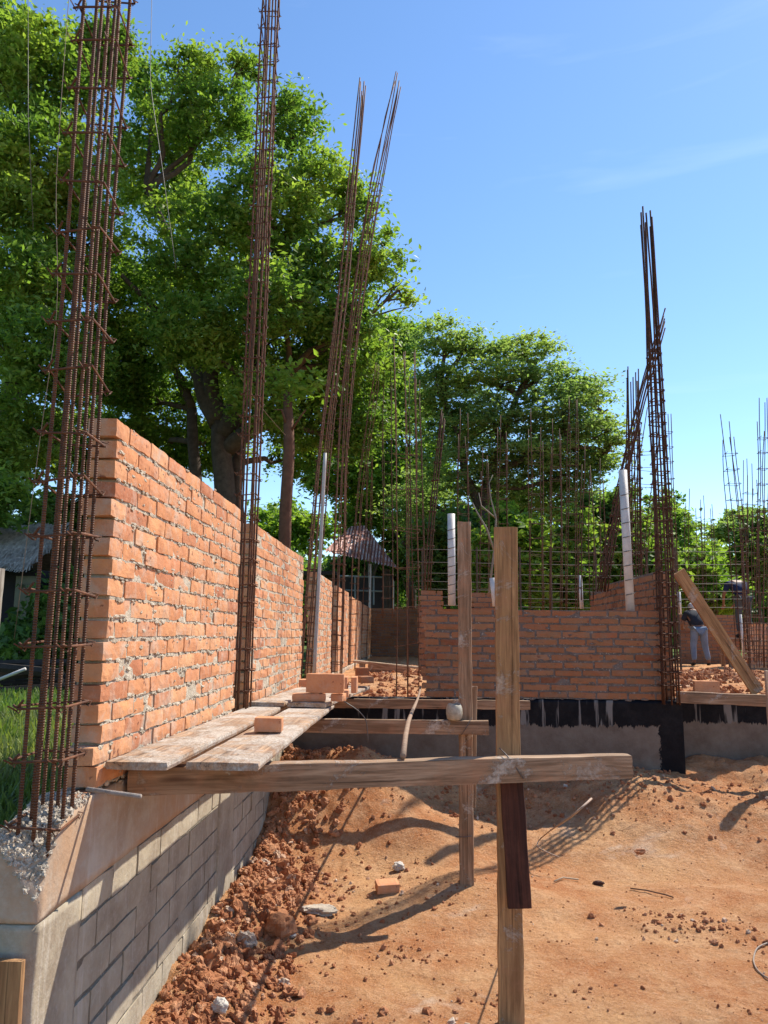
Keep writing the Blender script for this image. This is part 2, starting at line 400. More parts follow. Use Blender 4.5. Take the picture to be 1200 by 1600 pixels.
def brick_wall(o, du, dw, L, H, label, thick=.13, ch=.085, bl=.285, joint=.018, detail=1, mat=None, mort=None, seed=0, hz=None, mrough=.003, jag0=.03, jag1=.03, mstep=.05, recess=.008, group='red brick wall panels'):
    mat = mat or BRICK; mort = mort or MORTAR
    du = np.array(du, float); dw = np.array(dw, float); o = np.array(o, float)
    base = Vector(o+du*L/2-dw*thick/2)
    t = empty('brick_wall', base, label, 'brick wall', group)
    mb = brick_boxes(L, H, ch, bl, joint, thick, detail, jag0, jag1, seed=seed, hz=hz)
    f = place_uvw(None, o, du, dw)
    mb.V = [f(v) for v in mb.V]
    ob('bricks', mb.mesh('bricks'), mat, t)
    # mortar core, rough surface, a little behind the brick faces and bulging here and there
    nu, nv = max(2, int(L/mstep)), max(2, int(H/mstep))
    T, Q = grid_box(nu, 1, nv)
    V = T*np.array([L-.07, thick-2*recess, H-.012]); V[:, 0] += L/2; V[:, 1] -= thick/2; V[:, 2] += H/2-.004
    if hz is not None: 
        V[:, 2] = np.where(V[:, 2] > 0.01, np.minimum(V[:, 2], np.array([hz(u)-.014 for u in V[:, 0]])), V[:, 2])
    n = fbm(V*np.array([9, 3, 22])+seed*3.1, 4)
    V[:, 1] += np.sign(T[:, 1])*mrough*1.5*n; V[:, 0] += np.where(np.abs(T[:, 0]) > .49, .012*n, 0)
    m2 = MB(); m2.add(f(V), Q)
    if detail:      # squeezed-out mortar left along the bed and head joints
        rr = np.random.default_rng(seed+900); nb = int(L*H*(330 if detail == 2 else 110)); nc = int(round(H/ch)); W = []
        for _ in range(nb):
            c = rr.integers(0, nc); u = rr.uniform(.02, L-.02); v = c*ch+rr.normal(0, .006)+ch*(rr.random() < .18)*rr.random()
            if hz is not None and v > hz(u)-.03: continue
            s = rr.uniform(.004, .015)*(1.0 if detail == 2 else 1.15); Lp = SB*np.array([s*rr.uniform(.8, 2.6), s*.33, s*rr.uniform(.35, .8)]); Lp = Lp*(1+.8*fbm(SB*2.1+rr.uniform(0, 50), 2))[:, None]
            m2.add(f(Lp+np.array([u, -.001, v])), SBQ)
    ob('mortar', m2.mesh('mortar'), mort, t)
    return t
X0 = WX
XP, XN, YP, YN = (1, 0, 0), (-1, 0, 0), (0, 1, 0), (0, -1, 0)
names = ['nearest sunlit red brick panel of the long left wall, tallest in view, between the two nearest rebar cages',
         'second sunlit brick panel of the long left wall, just past the tall rust rebar cage behind the nearest panel',
         'third brick panel of the long left wall, just past the leaning white pipe',
         'fourth narrow brick panel of the long left wall, between two dark column gaps',
         'fifth narrow brick panel of the long left wall, one before its far end',
         'last and farthest brick panel of the long left wall, touching the shaded end wall']
panels = [(3.20, 5.61, 2.81), (6.10, 8.96, 2.77), (10.3, 12.2, 2.71), (13.0, 15.4, 2.695), (16.2, 19.3, 2.66), (20.0, 23.85, 2.65)]
for k, (a, b, top) in enumerate(panels):
    z0 = 1.262; n = round((top-z0)/.085); ch = (top-z0)/n
    brick_wall((X0, a, z0), YP, XP, b-a, top-z0, names[k], ch=ch, detail=2 if k == 0 else 1 if k < 3 else 0, seed=k+1,
               mrough=.0035 if k == 0 else .0015, mstep=.018 if k == 0 else .05, recess=.006 if k == 0 else .0045, jag0=.045, joint=.012)
# end wall and other walls
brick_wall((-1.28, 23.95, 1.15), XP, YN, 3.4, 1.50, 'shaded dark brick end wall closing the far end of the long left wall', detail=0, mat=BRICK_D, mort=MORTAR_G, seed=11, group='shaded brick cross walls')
CWY = 8.30
cwl, cwr = at(661, 1000, Y=CWY)[0], at(1036, 1000, Y=CWY)[0]
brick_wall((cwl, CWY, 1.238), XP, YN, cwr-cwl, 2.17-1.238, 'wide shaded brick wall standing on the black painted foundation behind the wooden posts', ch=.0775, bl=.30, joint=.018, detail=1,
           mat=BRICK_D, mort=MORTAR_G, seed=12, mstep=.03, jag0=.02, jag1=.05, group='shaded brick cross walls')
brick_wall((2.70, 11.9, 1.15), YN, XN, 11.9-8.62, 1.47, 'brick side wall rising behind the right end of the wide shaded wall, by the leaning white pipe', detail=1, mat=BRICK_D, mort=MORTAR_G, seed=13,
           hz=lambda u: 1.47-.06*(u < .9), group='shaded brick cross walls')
a, b = at(1062, 1000, Y=21)[0], at(1156, 1000, Y=21)[0]
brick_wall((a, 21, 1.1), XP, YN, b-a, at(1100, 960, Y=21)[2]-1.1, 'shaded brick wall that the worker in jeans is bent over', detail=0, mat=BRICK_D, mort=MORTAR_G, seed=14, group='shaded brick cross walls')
a = at(1166, 1000, Y=18)[0]
brick_wall((a, 18, 1.1), XP, YN, 3.2, at(1180, 975, Y=18)[2]-1.1, 'brick wall at the right edge behind crowded rebar, right of the workers', detail=0, mat=BRICK, mort=MORTAR_G, seed=15, group='shaded brick cross walls')
a, b = at(655, 930, Y=12.5)[0], at(692, 930, Y=12.5)[0]
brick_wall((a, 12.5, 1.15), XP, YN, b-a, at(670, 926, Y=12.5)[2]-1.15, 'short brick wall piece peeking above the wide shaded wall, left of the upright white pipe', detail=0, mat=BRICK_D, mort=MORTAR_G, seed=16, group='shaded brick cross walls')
a, b = at(738, 930, Y=13)[0], at(775, 930, Y=13)[0]
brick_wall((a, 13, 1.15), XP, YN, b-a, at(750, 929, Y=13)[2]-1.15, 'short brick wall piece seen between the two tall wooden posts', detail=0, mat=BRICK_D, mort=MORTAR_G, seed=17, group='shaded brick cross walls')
# ------------------------------------------------------------------ foundations
def slab(nu, nv, nw, L, H, T_, amp, freq, seed, o, du, dw, top=None):
    T, Q = grid_box(nu, nw, nv); V = T*np.array([L, T_, H]); V[:, 0] += L/2; V[:, 1] -= T_/2; V[:, 2] += H/2
    n = fbm(V*freq+seed, 4); V[:, 1] += np.sign(T[:, 1])*(np.abs(T[:, 1]) > .49)*amp*n
    V[:, 2] += (T[:, 2] > .49)*amp*1.5*fbm(V*freq*2+seed, 4)
    if top is not None: V[:, 2] += top(V[:, 0], V[:, 1])*(T[:, 2]+.5)
    mb = MB(); mb.add(place_uvw(None, o, du, dw)(V), Q); return mb
FY0 = 2.76
fnd = empty('foundation_wall', (X0-.09, 6, 0), 'long grey cement block foundation under the left brick wall, striped with plank shadows', 'foundation wall')
# capping beam, its near corner broken away; top at 1.25
def topb(u, v): return -.20*np.exp(-(u/.08)**2)*np.clip(1+(v+.0)/.16, 0, 1)-.08*np.clip(1-u/.36, 0, 1)
cap = slab(500, 10, 8, 21.5, .34, .175, .004, 5, 3, (X0, FY0, .91), YP, XP, topb)
ob('capping_beam', cap.mesh('capping_beam', True), CONC, fnd)
for (y0, y1) in ((FY0, 3.12), (5.30, 5.72), (8.9, 9.3)):
    c = slab(16, 50, 3, y1-y0, 1.25, .172, .004, 6, y0, (X0+.004, y0, -.345), YP, XP)
    ob('concrete_column', c.mesh('concrete_column', True), CONC_G if False else BLOCK, fnd)
for k, (y0, y1) in enumerate(((3.125, 5.295), (5.725, 8.895))):
    mb = brick_boxes(y1-y0, 1.26, .14, .33, .010, .15, 2, 0, 0, rough=.0032, seed=40+k)
    f = place_uvw(None, (X0-.002, y0, -.35), YP, XP); mb.V = [f(v) for v in mb.V]
    ob('block_face', mb.mesh('block_face'), BLOCK, fnd)
    s_ = slab(60, 30, 1, y1-y0, 1.25, .13, .004, 12, k, (X0-.0095, y0, -.345), YP, XP)
    ob('joint_mortar', s_.mesh('joint_mortar', True), JOINT, fnd)
# crumbled concrete crust around the near cage foot
def crust(cx, cy, cz, n, spread, smin, smax, seed, mb=None, T=None, Q=None, hfun=None):
    rr = np.random.default_rng(seed); mb = mb or MB()
    for _ in range(n):
        p = np.array([cx, cy, cz])+rr.normal(0, 1, 3)*spread
        if hfun is not None: p[2] = hfun(p[0], p[1])
        s = rr.uniform(smin, smax)**1.0
        q = rr.normal(0, 1, (3, 3)); q, _ = np.linalg.qr(q)
        V = T*s*rr.uniform(.5, 1.3, 3); V = V*(1+.9*fbm(T*2.3+rr.uniform(0, 50), 2))[:, None]; V = V@q.T+p
        mb.add(V, Q)
    return mb
def capz(x, y): return 1.25+float(topb(y-FY0, x-X0))-.004
mb = MB(); rr = np.random.default_rng(3)
for _ in range(1300):
    y = rr.uniform(FY0, FY0+.40); x = rr.uniform(X0-.19, X0-.005)
    crust(x, y, 0, 1, (0, 0, 0), .003, .013, int(rr.integers(1e6)), mb, SB, SBQ, lambda a, b: float(capz(a, b))+rr.uniform(-.01, .012))
ob('broken_crust', mb.mesh('broken_crust'), m_mortar('crushed concrete', (.58, .50, .40)), fnd)
cross = slab(80, 50, 1, 3.8, 1.58, .17, .006, 5, 8, (-5.28+.0, FY0+.006, -.35), XP, YN, lambda u, v: -.06-.05*np.clip((u-3.3)/.5, 0, 1))
o_ = ob('foundation_wall', cross.mesh('foundation_wall', True), CONC_G, None, loc=(-3.3, FY0+.1, 0))
props(o_, 'rough concrete cross foundation at the bottom left corner, its face turned to the viewer', 'foundation wall')
cw = empty('foundation_wall', (1, CWY+.1, 0), 'shaded foundation wall with dripping black waterproof paint along its top, behind the posts', 'foundation wall')
m = Mat('black waterproofed concrete', .55, .15)
xyz = m.sep(); rag = m.math('ADD', xyz[2], m.math('MULTIPLY', m.math('SUBTRACT', m.noise(7, 6, .85, src=m.map((1.6, 1, .10))), .5), -.24))
drip = m.ramp(m.noise(9, 4, .6, .1, m.map((1, 1, .07))), [(.555, 0), (.60, 1)])
col = m.mix(m.ramp(m.noise(5, 7, .7), [(.3, 0), (.7, 1)]), (.20, .165, .135), (.12, .085, .065))
cornr = m.math('ADD', xyz[0], m.math('MULTIPLY', m.math('SUBTRACT', m.noise(14, 6, .8), .5), .22)); rt = m.math('MULTIPLY', m.math('GREATER_THAN', cornr, 1.55), m.math('LESS_THAN', cornr, 1.95))
paint = m.math('MAXIMUM', m.math('GREATER_THAN', rag, .965), rt)
drip = m.math('MULTIPLY', drip, m.math('LESS_THAN', xyz[0], 1.1))
dust = m.mix(m.ramp(m.noise(6, 8, .75), [(.45, 0), (.7, .6)]), (.0012, .0014, .0045), (.022, .02, .022))
blk = m.mix(m.math('MULTIPLY', drip, .45), dust, (.4, .37, .34))
BLACKWALL = m.fin(m.mix(paint, col, blk), m.bump(m.noise(30, 6, .7), .5, .01))
f1 = slab(180, 40, 1, 2.80-X0-.005, 1.30, .15, .004, 6, 4, (X0+.005, CWY, -.07), XP, YN)
me = f1.mesh('wall_face', True); ob('wall_face', me, BLACKWALL, cw)
cw2 = empty('foundation_wall', (4, 8.85, 0), 'recessed foundation wall with black painted top band, under the horizontal board at the right', 'foundation wall')
f2 = slab(120, 40, 1, 6.0, 1.29, .15, .004, 6, 9, (2.79, 8.76, -.07), XP, YN); ob('wall_face', f2.mesh('wall_face', True), BLACKWALL, cw2)
f3 = slab(20, 20, 1, .45, 1.28, .13, .004, 6, 9, (2.795, 8.76, -.06), YN, XP); ob('return_face', f3.mesh('return_face', True), BLACKWALL, cw2)
# ------------------------------------------------------------------ timber
def board(name, p0, p1, w_, t_, mat, label, cat, group=None, side=None, warp=.004, seed=0, seg=None, parent=None):
    """board from p0 to p1; width w_ along 'side', thickness t_"""
    p0 = Vector(p0); p1 = Vector(p1); L = (p1-p0).length; ax = (p1-p0).normalized()
    side = Vector(side if side is not None else (0, 0, 1)); side = (side-ax*side.dot(ax)).normalized(); nrm = ax.cross(side)
    seg = seg or max(6, int(L/.07))
    T, Q = grid_box(seg, 4, 2); V = T*np.array([L, w_, t_]); rr = np.random.default_rng(seed+int(L*1000))
    e = (np.abs(T[:, 1]) > .49)&(np.abs(T[:, 2]) > .49); V[e, 1] -= np.sign(T[e, 1])*min(.004, w_*.04); V[e, 2] -= np.sign(T[e, 2])*.0015
    n = fbm(np.stack([V[:, 0]*1.3, V[:, 1]*3+seed, V[:, 2]*0+seed*1.7], -1), 3)
    V[:, 2] += warp*n*2; V[:, 1] += np.sign(T[:, 1])*(np.abs(T[:, 1]) > .4)*.006*fbm(V*np.array([9, 1, 1])+seed, 4)
    V[:, 0] += (np.abs(T[:, 0]) > .49)*rr.normal(0, .0015, len(V))
    mb = MB(); mb.add(V, Q); me = mb.mesh(name)
    o = bpy.data.objects.new(name, me); COL.objects.link(o); me.materials.append(mat)
    R = Matrix((ax, side, nrm)).transposed().to_4x4(); R.translation = (p0+p1)/2; o.matrix_world = R
    if parent is not None: o.parent = parent; o.matrix_parent_inverse = parent.matrix_world.inverted() if False else Matrix.Translation(-Vector(parent.location))
    else: props(o, label, cat, group)
    return o
V3 = lambda x, y, z: Vector((x, y, z))
def b1y(x): return 3.865+.262*(x-.172)+.05
BT = 1.30
ZUP = (0, 0, 1)
board('scaffold_beam', (-1.268, b1y(-1.268), BT-.062), (1.11, b1y(1.11), BT-.062), .124, .095, WOOD, 'nearest thick horizontal scaffold beam running from the left wall across the foreground', 'wooden beam', 'horizontal scaffold beams', ZUP, seed=1)
board('scaffold_beam', (-1.268, 5.9, 1.265-.052), (.565, 5.93, 1.265-.052), .105, .055, WOOD, 'middle horizontal scaffold beam with the plastic container on it, ending by the thin post', 'wooden beam', 'horizontal scaffold beams', ZUP, seed=2)
board('scaffold_beam', (-1.268, 7.42, 1.29-.045), (1.1, 7.46, 1.29-.045), .088, .05, WOOD, 'farthest horizontal scaffold beam, crossing in front of the doorway earth', 'wooden beam', 'horizontal scaffold beams', ZUP, seed=3)
# near post: its board stands behind the beam, a dark splice board in front below
zt = at(790, 824, Y=4.16)[2]; xt = at(790, 824, Y=4.16)[0]; xb = at(799, 1598, Y=4.16)[0]
board('wooden_post', (xb, 4.165, -.12), (xt, 4.165, zt), .128, .05, WOOD_O, 'tallest and nearest wooden post, wide orange brown board in the foreground right of centre', 'wooden post', 'upright scaffold posts', XP, seed=4)
pa = at(799, 1217, Y=4.06); pb = at(812, 1418, Y=4.06)
board('splice_board', pb, pa, .118, .036, WOOD_B, 'dark stained splice board fixed to the nearest post under the front beam', 'wooden board', None, XP, seed=5)
zt = at(726, 816, Y=6.0); 
board('wooden_post', (.40, 6.0, .0), (at(725, 816, Y=6.0)[0], 6.0, zt[2]), .105, .05, WOOD, 'weathered cracked wooden post behind the middle beam, second tall post from the right', 'wooden post', 'upright scaffold posts', XP, seed=6)
p1 = at(738, 1072, Y=6.07); p0 = at(733, 1262, Y=6.07)
board('splice_board', p0, (p1[0]-.01, 6.07, p1[2]), .10, .04, WOOD, 'short splice board tied behind the weathered cracked post', 'wooden board', None, XP, seed=7)
PL = [(-1.268, -1.00, 3.24, 6.15, .035, 'mortar-coated scaffold plank against the left wall, its near end over the front beam'),
      (-.945, -.64, 3.30, 6.35, .028, 'outer scaffold plank carrying the single brick, its near end over the front beam')]
for k, (xa, xb_, ya, yb, dz, lab) in enumerate(PL):
    w_ = xb_-xa; xm = (xa+xb_)/2
    board('scaffold_plank', (xm, ya, BT+.018+dz), (xm+.012*(k == 1), yb, BT+.02), w_, .032, WOOD_M, lab, 'wooden plank', 'scaffold planks along the left wall', XP, seed=10+k, warp=.003)
board('scaffold_plank', (-1.115, 5.98, BT+.056), (-1.09, 8.3, BT+.012), .27, .03, WOOD_M, 'farther scaffold plank against the left wall, lapping over the mortar-coated one', 'wooden plank', 'scaffold planks along the left wall', XP, seed=13)
board('scaffold_plank', (-.80, 5.92, BT+.058), (-.60, 8.35, BT+.03), .30, .032, WOOD_M, 'farther outer scaffold plank under the pile of loose bricks', 'wooden plank', 'scaffold planks along the left wall', XP, seed=14)
# diagonal brace and right hand boards
a = at(1060, 893, Y=8.90); b = at(1184, 1082, Y=8.95)
board('diagonal_board', b, a, .15, .035, WOOD_O, 'long board leaning diagonally from the right rebar cage down to the right edge', 'wooden board', None, V3(*(at(1100, 900, Y=8.9)-at(1088, 912, Y=8.9))), seed=20)
a = at(1058, 1089, Y=8.2); b = at(1260, 1098, Y=8.2)
board('scaffold_plank', (a[0], 8.2, a[2]), (b[0], 8.25, b[2]), .12, .05, WOOD, 'horizontal edge board above the recessed black wall at the right edge', 'wooden plank', None, ZUP, seed=21)
a = at(1198, 1048, Y=7.9)
board('wooden_post', (a[0]+.03, 7.9, .35), (a[0]+.03, 7.9, a[2]), .10, .05, WOOD_W, 'pale upright post cut by the right edge of the photo', 'wooden post', 'upright scaffold posts', XP, seed=22)
# far trestle table of boards in the passage
for k, (pa, pb, Y, h) in enumerate((((553, 1033), (660, 1044), 15.5, .05), ((575, 1041), (640, 1050), 14.5, .14))):
    A = at(*pa, Y=Y); B = at(*pb, Y=Y)
    board('scaffold_plank', A, B, .3 if k == 0 else .05, .045 if k == 0 else .18, WOOD_W if k == 0 else WOOD, ('pale plank lying across the passage, far behind the loose bricks', 'short thick timber lying under the pale plank in the passage')[k], 'wooden plank', None, YP, seed=25+k)
A = at(566, 1045, Y=15.4)
board('wooden_post', (A[0], 15.4, 1.1), (A[0], 15.4, at(566, 1036, Y=15.4)[2]), .12, .08, WOOD, 'short stub propping the pale plank in the passage', 'wooden post', None, XP, seed=28)
# formwork board bottom left
A = at(20, 1500, Y=2.70)
board('formwork_board', (A[0]-.17, 2.70, A[2]-.36), (A[0]-.17, 2.70, A[2]+.0), .42, .03, WOOD_O, 'orange brown formwork board standing in the bottom left corner', 'wooden board', None, XP, seed=30)
# ------------------------------------------------------------------ loose bricks
def loose_brick(c, size, rz, mat, label, rx=0, ry=0, seed=0, group='loose clay bricks', name='brick'):
    T, Q = grid_box(8, 4, 3); V = T*np.array(size); near = (np.abs(T) > .49).sum(1)
    V -= np.sign(T)*.004*(near >= 2)[:, None]; V += .0025*np.stack([fbm(V*18+s+seed, 3) for s in (0, 9, 23)], -1)
    mb = MB(); mb.add(V, Q); o = ob(name, mb.mesh(name), mat)
    o.location = c; o.rotation_euler = (rx, ry, rz); return props(o, label, 'brick', group)
A = at(417, 1152, Z=BT+.036)
loose_brick((A[0], A[1]+.05, BT+.038+.062), (.155, .10, .08), .05, BRICK_L, 'single broken brick half lying alone on the outer mortar-coated plank', seed=1)
PZ = BT+.075
A = at(504, 1090, Z=PZ+.02)
loose_brick((-.80, 6.06, PZ+.032), (.26, .12, .062), .12, BRICK_L, 'flat brick lying under the big upright one on the outer plank', seed=2)
loose_brick((-.575, 6.10, PZ+.032), (.10, .12, .062), -.2, BRICK_L, 'small brick bat beside the flat brick on the outer plank', seed=3)
loose_brick((-.675, 6.05, PZ+.065+.075), (.30, .055, .148), -.03, BRICK_L, 'largest brick standing on its edge on top of the pile on the outer plank', seed=4)
loose_brick((-.80, 6.32, PZ+.065+.06), (.24, .12, .062), .1, BRICK_L, 'brick laid flat behind the largest upright brick', seed=5)
loose_brick((-.60, 6.95, PZ+.065+.01), (.055, .24, .14), .05, BRICK_L, 'brick standing on edge end-on just behind the pile', seed=6)
loose_brick((-.515, 6.95, PZ+.065+.01), (.055, .24, .14), .02, BRICK_L, 'second of two end-on bricks standing behind the pile, the right one', seed=7)
loose_brick((-.60, 6.6, PZ+.025), (.13, .2, .062), .06, BRICK_L, 'brick lying flat in front of the two end-on bricks', seed=8)
loose_brick((-.50, 8.15, PZ+.05), (.14, .26, .07), .3, BRICK_D, 'dark brick on the far tip of the outer plank', seed=9)
A = at(566, 1050, Y=11.5); loose_brick((A[0], 11.5, 1.30), (.20, .14, .20), .2, BRICK_D, 'squat brick stack in the passage beside the long wall', seed=10)
A = at(1105, 1079, Y=8.4); loose_brick((A[0], 8.42, 1.34+.02), (.27, .07, .15), .03, BRICK_L, 'brick standing on the horizontal edge board at the right', seed=11)
A = at(605, 1395, Z=.03); loose_brick((A[0], A[1], float(ground_h(A[0], A[1]))+.035), (.17, .11, .07), .25, BRICK_L, 'half brick lying on the earth in the shadow of the weathered post', rx=.15, seed=12)
loose_brick((-1.345, 3.17, 1.232), (.10, .17, .055), .15, BRICK_D, 'dark brick bat wedged under the near corner of the nearest brick panel', seed=13)
# ------------------------------------------------------------------ rebar cages
def path_interp(P, z):
    P = np.asarray(P, float); zs = P[:, 2]; return np.stack([np.interp(z, zs, P[:, 0]), np.interp(z, zs, P[:, 1]), z], -1)
cage_n = 0
def cage(path, wx, wy, nbar, label, rbar=.0065, zt=None, ties=.2, tie_top=None, top_scale=.7, mat=None, tmat=None, seed=0, jit=.012, k=5, topvar=.25, tie_r=None, group='rusty rebar column cages', rough_tie=.3):
    """column cage: upright bars on a rectangle, square stirrups tied round them"""
    global cage_n
    mat = mat or RUST_F; tmat = tmat or mat; rr = np.random.default_rng(seed+100)
    P = np.asarray(path, float); z0, z1 = P[0, 2], P[-1, 2]; H = z1-z0
    if len(P) > 2:      # smooth the path
        zz = np.linspace(z0, z1, 25); Q_ = path_interp(P, zz)
        for _ in range(6): Q_[1:-1] = (Q_[:-2]+2*Q_[1:-1]+Q_[2:])/4
        P = Q_
    t = empty('rebar_cage', tuple(P[0]), label, 'rebar cage', group)
    corners = [(-1, -1), (1, -1), (1, 1), (-1, 1)]
    spots = list(corners[:min(4, nbar)])
    extra = [(0, -1), (0, 1), (-1, 0), (1, 0), (-.33, -1), (.33, 1), (.5, -1), (-.5, 1)]
    spots += extra[:max(0, nbar-4)]
    nz_ = max(6, int(H/.35)); zz = np.linspace(z0-.08, z1, nz_)
    for q, (sx, sy) in enumerate(spots):
        zend = z1-rr.uniform(0, topvar) if q else z1
        z_ = np.linspace(z0-.08, zend, nz_); C = path_interp(P, z_); C[z_ > P[-1, 2]] = C[-1]
        f = (z_-z0)/H; sc_ = 1+(top_scale-1)*np.clip(f, 0, 1)
        w1 = vnoise(np.stack([z_*.9+q*9+seed, z_*0+q, z_*0+seed], -1)); w2 = vnoise(np.stack([z_*.8+q*5+30, z_*0+q, z_*0+seed], -1))
        C[:, 0] += sx*wx/2*sc_+w1*jit*(.3+f); C[:, 1] += sy*wy/2*sc_+w2*jit*(.3+f)
        mb = MB(); mb.tube(C, rbar, k); ob('bar', mb.mesh('bar', True), mat, t)
    zt_ = tie_top if tie_top is not None else z1-.5
    tie_r = tie_r or rbar*.62; n = int((zt_-z0)/ties)
    n = min(n, 62); step = (zt_-z0-.05)/max(1, n)
    protos = []
    for v in range(5):      # a few differently bent stirrups, with hooked ends
        ov = .010 if k >= 8 else 0; hx, hy = wx/2+rbar+tie_r+ov, wy/2+rbar+tie_r+ov; g = rr.uniform(-1, 1, 8)*rough_tie*min(wx, wy)*.35
        d = .012
        pts = [(-hx-.03, -hy+.02, .012), (-hx, -hy, 0), (hx+.015, -hy+g[0]*.2, g[1]*.6), (hx, hy, g[2]), (-hx-.01, hy, g[3]), (-hx, -hy, d), (-hx+.03, -hy-.025, d+.02)]
        mb = MB(); mb.tube(np.array(pts), tie_r, 4 if k < 6 else 6)
        for (cx, cy) in ((-hx, -hy), (hx, -hy), (hx, hy)):     # knots of tie wire at the corners
            p = np.array([cx, cy, 0]); kk = rbar*1.7
            mb.tube([p+(-kk, -kk*.6, kk*.8), p+(kk, kk*.3, .3*kk), p+(kk*.7, -kk, -kk), p+(-kk, kk, -kk*.6), p+(-kk*2, -kk*2, kk)], rbar*.42, 3)
        protos.append(mb.mesh('stirrup'))
    for me in protos: me.materials.append(tmat)
    base = Vector(t.location)
    for q in range(n):
        z = z0+.10+q*step+rr.normal(0, .012); c = path_interp(P, np.array([z]))[0]; s = 1+(top_scale-1)*min(1, (z-z0)/H)
        o = bpy.data.objects.new('stirrup', protos[int(rr.integers(5))]); COL.objects.link(o); o.parent = t
        o.location = Vector(c)-base; o.scale = (s, s, 1); o.rotation_euler = (rr.normal(0, .05), rr.normal(0, .06), rr.normal(0, .03))
    cage_n += 1
    return t
# nearest cage in the bottom left corner
nc = cage([(-1.352, 2.93, 1.12), (-1.348, 2.93, 2.4), (-1.343, 2.93, 5.2)], .115, .18, 8, 'nearest and largest rusty rebar cage at the left edge, rooted in broken concrete', rbar=.0078, ties=.205, tie_top=5.1, top_scale=.95, mat=RUST, tmat=RUST_F, seed=1, jit=.01, k=8, tie_r=.005, rough_tie=.25)
cage([at(377, 1100, Y=5.86), at(392, 700, Y=5.86), at(425, 0, Y=5.86), at(430, -140, Y=5.86)], .10, .18, 8, 'tall dense rusty rebar cage standing between the first and second brick panels', rbar=.0078, ties=.16, top_scale=.95, mat=RUST_F, seed=2, k=6, jit=.014)
cage([at(478, 1052, Y=9.6), at(503, 740, Y=9.6), at(532, 500, Y=9.6), at(567, 124, Y=9.6)], .14, .2, 7, 'tall leaning rebar cage with the white pipe beside it, between the second and third panels', ties=.17, tie_top=7.9, top_scale=.5, seed=3, rbar=.0088, jit=.02)
cage([at(525, 1045, Y=12.6), at(531, 800, Y=12.6), at(540, 600, Y=12.6), at(580, 320, Y=12.6), at(623, 116, Y=12.6)], .17, .24, 8, 'tall rebar cage bending right above, its tip right of the other tall one', ties=.22, tie_top=9.9, top_scale=.75, seed=4, rbar=.0095, jit=.03)
cage([at(549, 1040, Y=15.8), at(560, 780, Y=15.8), at(592, 562, Y=15.8)], .13, .2, 4, 'rebar cage rising in front of the tiled roof, from the gap after the fourth panel', ties=.3, seed=5, rbar=.007, jit=.03)
cage([at(567, 1035, Y=19.6), at(577, 800, Y=19.6), at(580, 560, Y=19.6)], .15, .25, 4, 'farthest rebar cage on the long left wall, before its last panel', ties=.35, seed=6, rbar=.008, jit=.04)
cage([at(637, 1088, Y=8.62), at(637, 800, Y=8.62), at(630, 530, Y=8.62)], .24, .22, 6, 'open slender rebar cage in the passage at the left end of the wide shaded wall', ties=.42, tie_top=4.3, top_scale=.95, seed=7, rbar=.0055, jit=.02, tie_r=.003)
cage([at(668, 915, Y=14), at(676, 790, Y=14), at(693, 640, Y=14)], .10, .12, 6, 'dark bundled rebar column leaning right, behind the passage', ties=.3, seed=8, rbar=.011, mat=RUST_D)
Y = 8.25
cage([at(1046, 1088, Y=Y), at(1036, 850, Y=Y), at(1022, 560, Y=Y), at(1008, 325, Y=Y)], .15, .16, 8, 'tallest dark rebar cage on the right, at the end of the wide shaded wall', ties=.13, tie_top=at(1022, 545, Y=Y)[2], top_scale=.5, seed=9, rbar=.0105, mat=RUST_D, jit=.015)
cage([at(941, 915, Y=10.3), at(975, 740, Y=10.3), at(1008, 600, Y=10.3), at(1042, 484, Y=10.3)], .10, .12, 6, 'bundle of dark bars leaning diagonally across the upright cages on the right', ties=.2, tie_top=4.9, seed=10, rbar=.010, mat=RUST_D, topvar=.3)
cage([at(992, 950, Y=11), at(990, 760, Y=11), at(988, 575, Y=11)], .17, .16, 8, 'dense upright rebar cage directly right of the leaning white pipe top', ties=.16, tie_top=4.9, seed=11, rbar=.010, mat=RUST_D, top_scale=.85)
